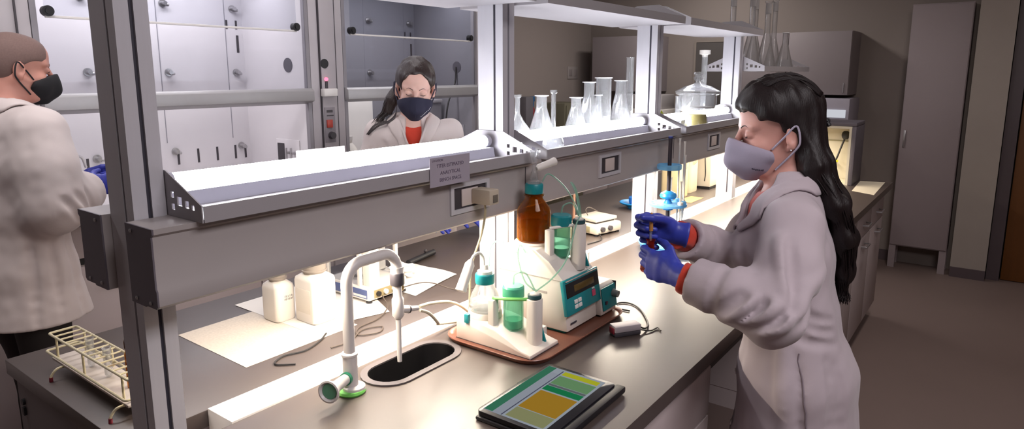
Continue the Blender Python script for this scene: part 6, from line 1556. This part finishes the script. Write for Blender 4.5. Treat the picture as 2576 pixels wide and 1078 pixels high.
# desiccator
t = thing('desiccator', 'round glass desiccator with knobbed lid and yellow filling', 'desiccator', (3.005, 1.158, ZS))
MB().lathe([(0, 0), (0.056, 0), (0.058, 0.004), (0.050, 0.030), (0.046, 0.062), (0.080, 0.080), (0.086, 0.100), (0.086, 0.148), (0.100, 0.152), (0.100, 0.158), (0.083, 0.158), (0.083, 0.102), (0.076, 0.082), (0.042, 0.066), (0.046, 0.030), (0.052, 0.006), (0, 0.004)], n=36).build('bowl', M_clear, t)
MB().lathe([(0, 0.0045), (0.0515, 0.0065), (0.0455, 0.030), (0.042, 0.058), (0, 0.058)], n=30).build('filling', P('filling_yellow', 'c8b43c', 0.6, var=0.15, scale=200), t)
MB().lathe([(0.084, 0.1585), (0.102, 0.1585), (0.102, 0.165), (0.088, 0.172), (0.060, 0.188), (0.028, 0.196), (0.016, 0.204), (0.014, 0.212), (0.022, 0.220), (0.022, 0.228), (0.015, 0.234), (0.024, 0.244), (0.022, 0.252), (0, 0.254), (0, 0.250), (0.012, 0.205), (0.026, 0.193), (0.058, 0.185), (0.084, 0.170)], n=36).build('lid', M_clear, t)
MB().lathe([(0.070, 0.090), (0.078, 0.090), (0.078, 0.095), (0.070, 0.095)], n=30).build('shelf_plate', M_pl, t)
# tall flasks on the last shelf
z4 = 1.630 + 0.0062
TL = ['tall-necked flask at the back of the last shelf, behind the far lit post', 'tall-necked flask just right of the far lit post', 'tall-necked flask second from the right in the back row of the last shelf', 'tall-necked flask whose rim shows near the top of the photo', 'tall-necked flask standing highest at the far end of the last shelf', 'shorter flask at the right end of the last shelf']
for (x, y, h, k) in ((3.990, 1.345, 0.44, 0), (3.868, 1.195, 0.42, 1), (4.270, 1.300, 0.44, 2), (4.080, 1.170, 0.395, 3), (4.690, 1.300, 0.46, 4), (4.480, 1.170, 0.235, 5)):
    flask('erlenmeyer', (x, y, z4), 0.060, h, TL[k], 0.0165, 'tall flasks on the last shelf', M_dull) if h < 0.3 else None
    if h >= 0.3:
        t = thing('tall_flask', TL[k], 'flask', (x, y, z4), 0, 'tall flasks on the last shelf')
        out = [(0, 0), (0.056, 0), (0.062, 0.006), (0.060, 0.018), (0.020, 0.205), (0.0165, 0.220), (0.0165, h - 0.014), (0.022, h - 0.008), (0.022, h)]
        MB().lathe(out + [(max(a - 0.0018, 0.0005), b) for a, b in out[1:]][::-1] + [(0, 0.003)], n=28).build('glass_wall', M_dull, t)
        MB().lathe([(0.0145, h - 0.07), (0.0172, h - 0.07), (0.0172, h - 0.012), (0.0145, h - 0.012)], n=22).build('ground_joint', G('frosted', (0.8, 0.8, 0.8), 0.5, 0.3, body='d8d4d4', bodyfac=0.45), t)
# card on the lit shelf
t = MB().box(0.992, 1.4050, ZS + 0.0005, 1.142, 1.4090, 1.430, 0.0005).build('blank_card', M_white); tag(t, 'blank white card leaning along the back of the lit empty shelf', 'card')
# sign on the shelf lip
t = thing('shelf_sign', 'grey paper sign with three printed lines on the shelf lip', 'sign', (1.202, 1.0835, 1.386))
MB().box(-0.073, -0.0012, -0.036, 0.073, 0.0, 0.035).build('sheet', P('sign_paper', '9c94a0', 0.8), t)
for body_, sz, dz, dx in (('LOCATION', 0.0075, 0.0275, -0.046), ('TITER ESTIMATED', 0.0125, 0.0135, 0.0), ('ANALYTICAL', 0.0125, -0.0040, 0.0), ('BENCH SPACE', 0.0125, -0.0210, 0.0)):
    text('lettering', body_, sz, P('sign_ink', '5c4f62', 0.8), t, (1.202 + dx, 1.0820, 1.386 + dz), (1, 0, 0), (0, 0, 1), 0.0002)
# plug adapter in the first socket
t = thing('plug_adapter', 'beige plug adapter with hanging cable in the first socket', 'plug', (1.322, 1.1080, 1.302))
MB().box(-0.012, -0.062, -0.020, 0.028, -0.001, 0.020, 0.003).build('body', P('plug_beige', 'b8ac9a', 0.5), t)
MB().box(0.002, -0.0635, -0.014, 0.022, -0.0615, 0.006, 0.001).build('slot', P('plug_dark', '6a6258', 0.5), t)
MB().tube([(-0.004, -0.040, -0.018), (-0.004, -0.040, -0.05), (0.002, -0.020, -0.11), (0.010, 0.020, -0.20), (0.014, 0.032, -0.30), (0.020, 0.040, -0.378)], 0.003, 8, smooth=5).build('cable', P('cable_beige', 'b0a488', 0.5), t)

# ================================================================== inside the fume hoods
ZH = 1.0052
t = thing('blast_shield', 'white panel standing at the left inside the dim fume hood', 'panel', (2.90, 3.55, ZH))
MB().box(-0.19, -0.006, 0.008, 0.24, 0.006, 0.44, 0.003).build('panel', M_white, t)
for a in (-0.16, 0.2): MB().box(a - 0.01, -0.05, 0, a + 0.01, 0.05, 0.009).build('foot', M_white, t)
for x, y, h, lab in ((2.74, 3.33, 0.20, 'white jug with a pale cap in the dim hood, before the white panel'), (2.90, 3.30, 0.26, 'taller white jug in the dim hood, nearest the woman in navy mask')):
    t = thing('white_jug', lab, 'jug', (x, y, ZH), 0, 'white jugs in the dim hood')
    MB().lathe([(0, 0), (0.055, 0), (0.06, 0.006), (0.06, h * 0.6), (0.04, h * 0.8), (0.022, h * 0.9), (0.022, h), (0, h)], n=26).build('body', M_pl, t)
    MB().lathe([(0, h), (0.026, h), (0.026, h + 0.022), (0, h + 0.024)], n=20).build('cap', M_white, t)
t = thing('timer_box', 'small grey box with white keys in the dim hood', 'box', (2.86, 3.19, ZH))
MB().box(-0.06, -0.03, 0, 0.05, 0.03, 0.085, 0.004).build('body', P('timer_grey', '8a8078', 0.5), t)
for a in (-0.035, 0.02): MB().box(a - 0.008, -0.0325, 0.03, a + 0.008, -0.030, 0.055, 0.001).build('key', M_white, t)
t = thing('wall_unit', 'grey unit with a pale top on the right inside the dim hood', 'box', (3.55, 3.52, ZH))
MB().box(-0.13, -0.13, 0, 0.13, 0.13, 0.40, 0.008).build('body', P('unit_grey', '77747c', 0.5), t); MB().box(-0.135, -0.135, 0.40, 0.135, 0.135, 0.425, 0.005).build('lid', P('unit_top', 'b0acb2', 0.5), t)
tag(MB().tube([(3.7085, 3.27, 1.665), (3.690, 3.265, 1.55), (3.60, 3.255, 1.40), (3.57, 3.26, 1.2), (3.56, 3.27, 1.0125)], 0.006, 8, smooth=8).build('hanging_cable', M_cable), 'black cable hanging from the port inside the dim hood', 'cable')
tag(MB().box(2.69, 3.46, ZH, 2.71, 3.48, ZH + 0.001).build('x', M_ink), 'x', 'x') if False else None
for x, y, k in ((1.90, 3.55, 0), (2.05, 3.60, 1), (1.78, 3.52, 2)):
    tag(MB().tube([(x, y, ZH + 0.011), (x + 0.06, y + 0.012, ZH + 0.011), (x + 0.11, y - 0.01, ZH + 0.011)], 0.011, 10, smooth=4).build('white_tube', M_pl), ['white tube piece lying in the bright hood, middle one', 'white tube piece lying in the bright hood, nearest its side wall', 'white tube piece lying in the bright hood, nearest the man'][k], 'tube', 'tube pieces in the bright hood')
t = thing('ring_stand', 'thin metal stand with a bent arm in the bright hood behind the man', 'stand', (1.16, 3.52, ZH))
MB().box(-0.06, -0.05, 0, 0.06, 0.05, 0.012, 0.003).build('base', M_steel, t)
MB().tube([(0, 0, 0.012), (0, 0, 0.20), (0.02, 0, 0.225), (0.12, 0, 0.225), (0.14, -0.01, 0.17)], 0.006, 8, smooth=5).build('rod', M_steel, t)

# ================================================================== held by the near woman
t = thing('held_flask', 'small red-brown flask in the blue-gloved hand', 'flask', (1.5005, 0.6815, 1.128))
MB().lathe([(0, 0), (0.022, 0), (0.0245, 0.004), (0.0235, 0.014), (0.0105, 0.056), (0.0095, 0.064), (0.0095, 0.078), (0.0125, 0.081), (0.0115, 0.081), (0.0080, 0.076), (0.0080, 0.064), (0.0090, 0.055), (0.0220, 0.014), (0.0228, 0.005), (0, 0.002)], n=26).build('glass_wall', G('red_glass', (0.80, 0.34, 0.26), 0.5, 0.06, body='a83424', bodyfac=0.4), t)
MB().lathe([(0, 0.0025), (0.0220, 0.006), (0.0205, 0.016), (0.0125, 0.044), (0, 0.044)], n=24).build('liquid', P('red_liquid', '9a2a18', 0.3), t)
t = thing('dropper', 'glass dropper with tan bulb held over the flask', 'dropper', (1.5012, 0.6822, 1.198))
MB().lathe([(0.0006, 0), (0.0016, 0), (0.0032, 0.016), (0.0034, 0.038), (0.0022, 0.038), (0.0020, 0.016), (0.0006, 0.0)], n=14).build('glass_stem', M_clear, t)
MB().lathe([(0, 0.034), (0.0050, 0.034), (0.0052, 0.042), (0.0046, 0.050), (0.0056, 0.060), (0.0050, 0.074), (0.002, 0.080), (0, 0.080)], n=16).build('bulb', P('bulb_tan', 'b07a3c', 0.5), t)
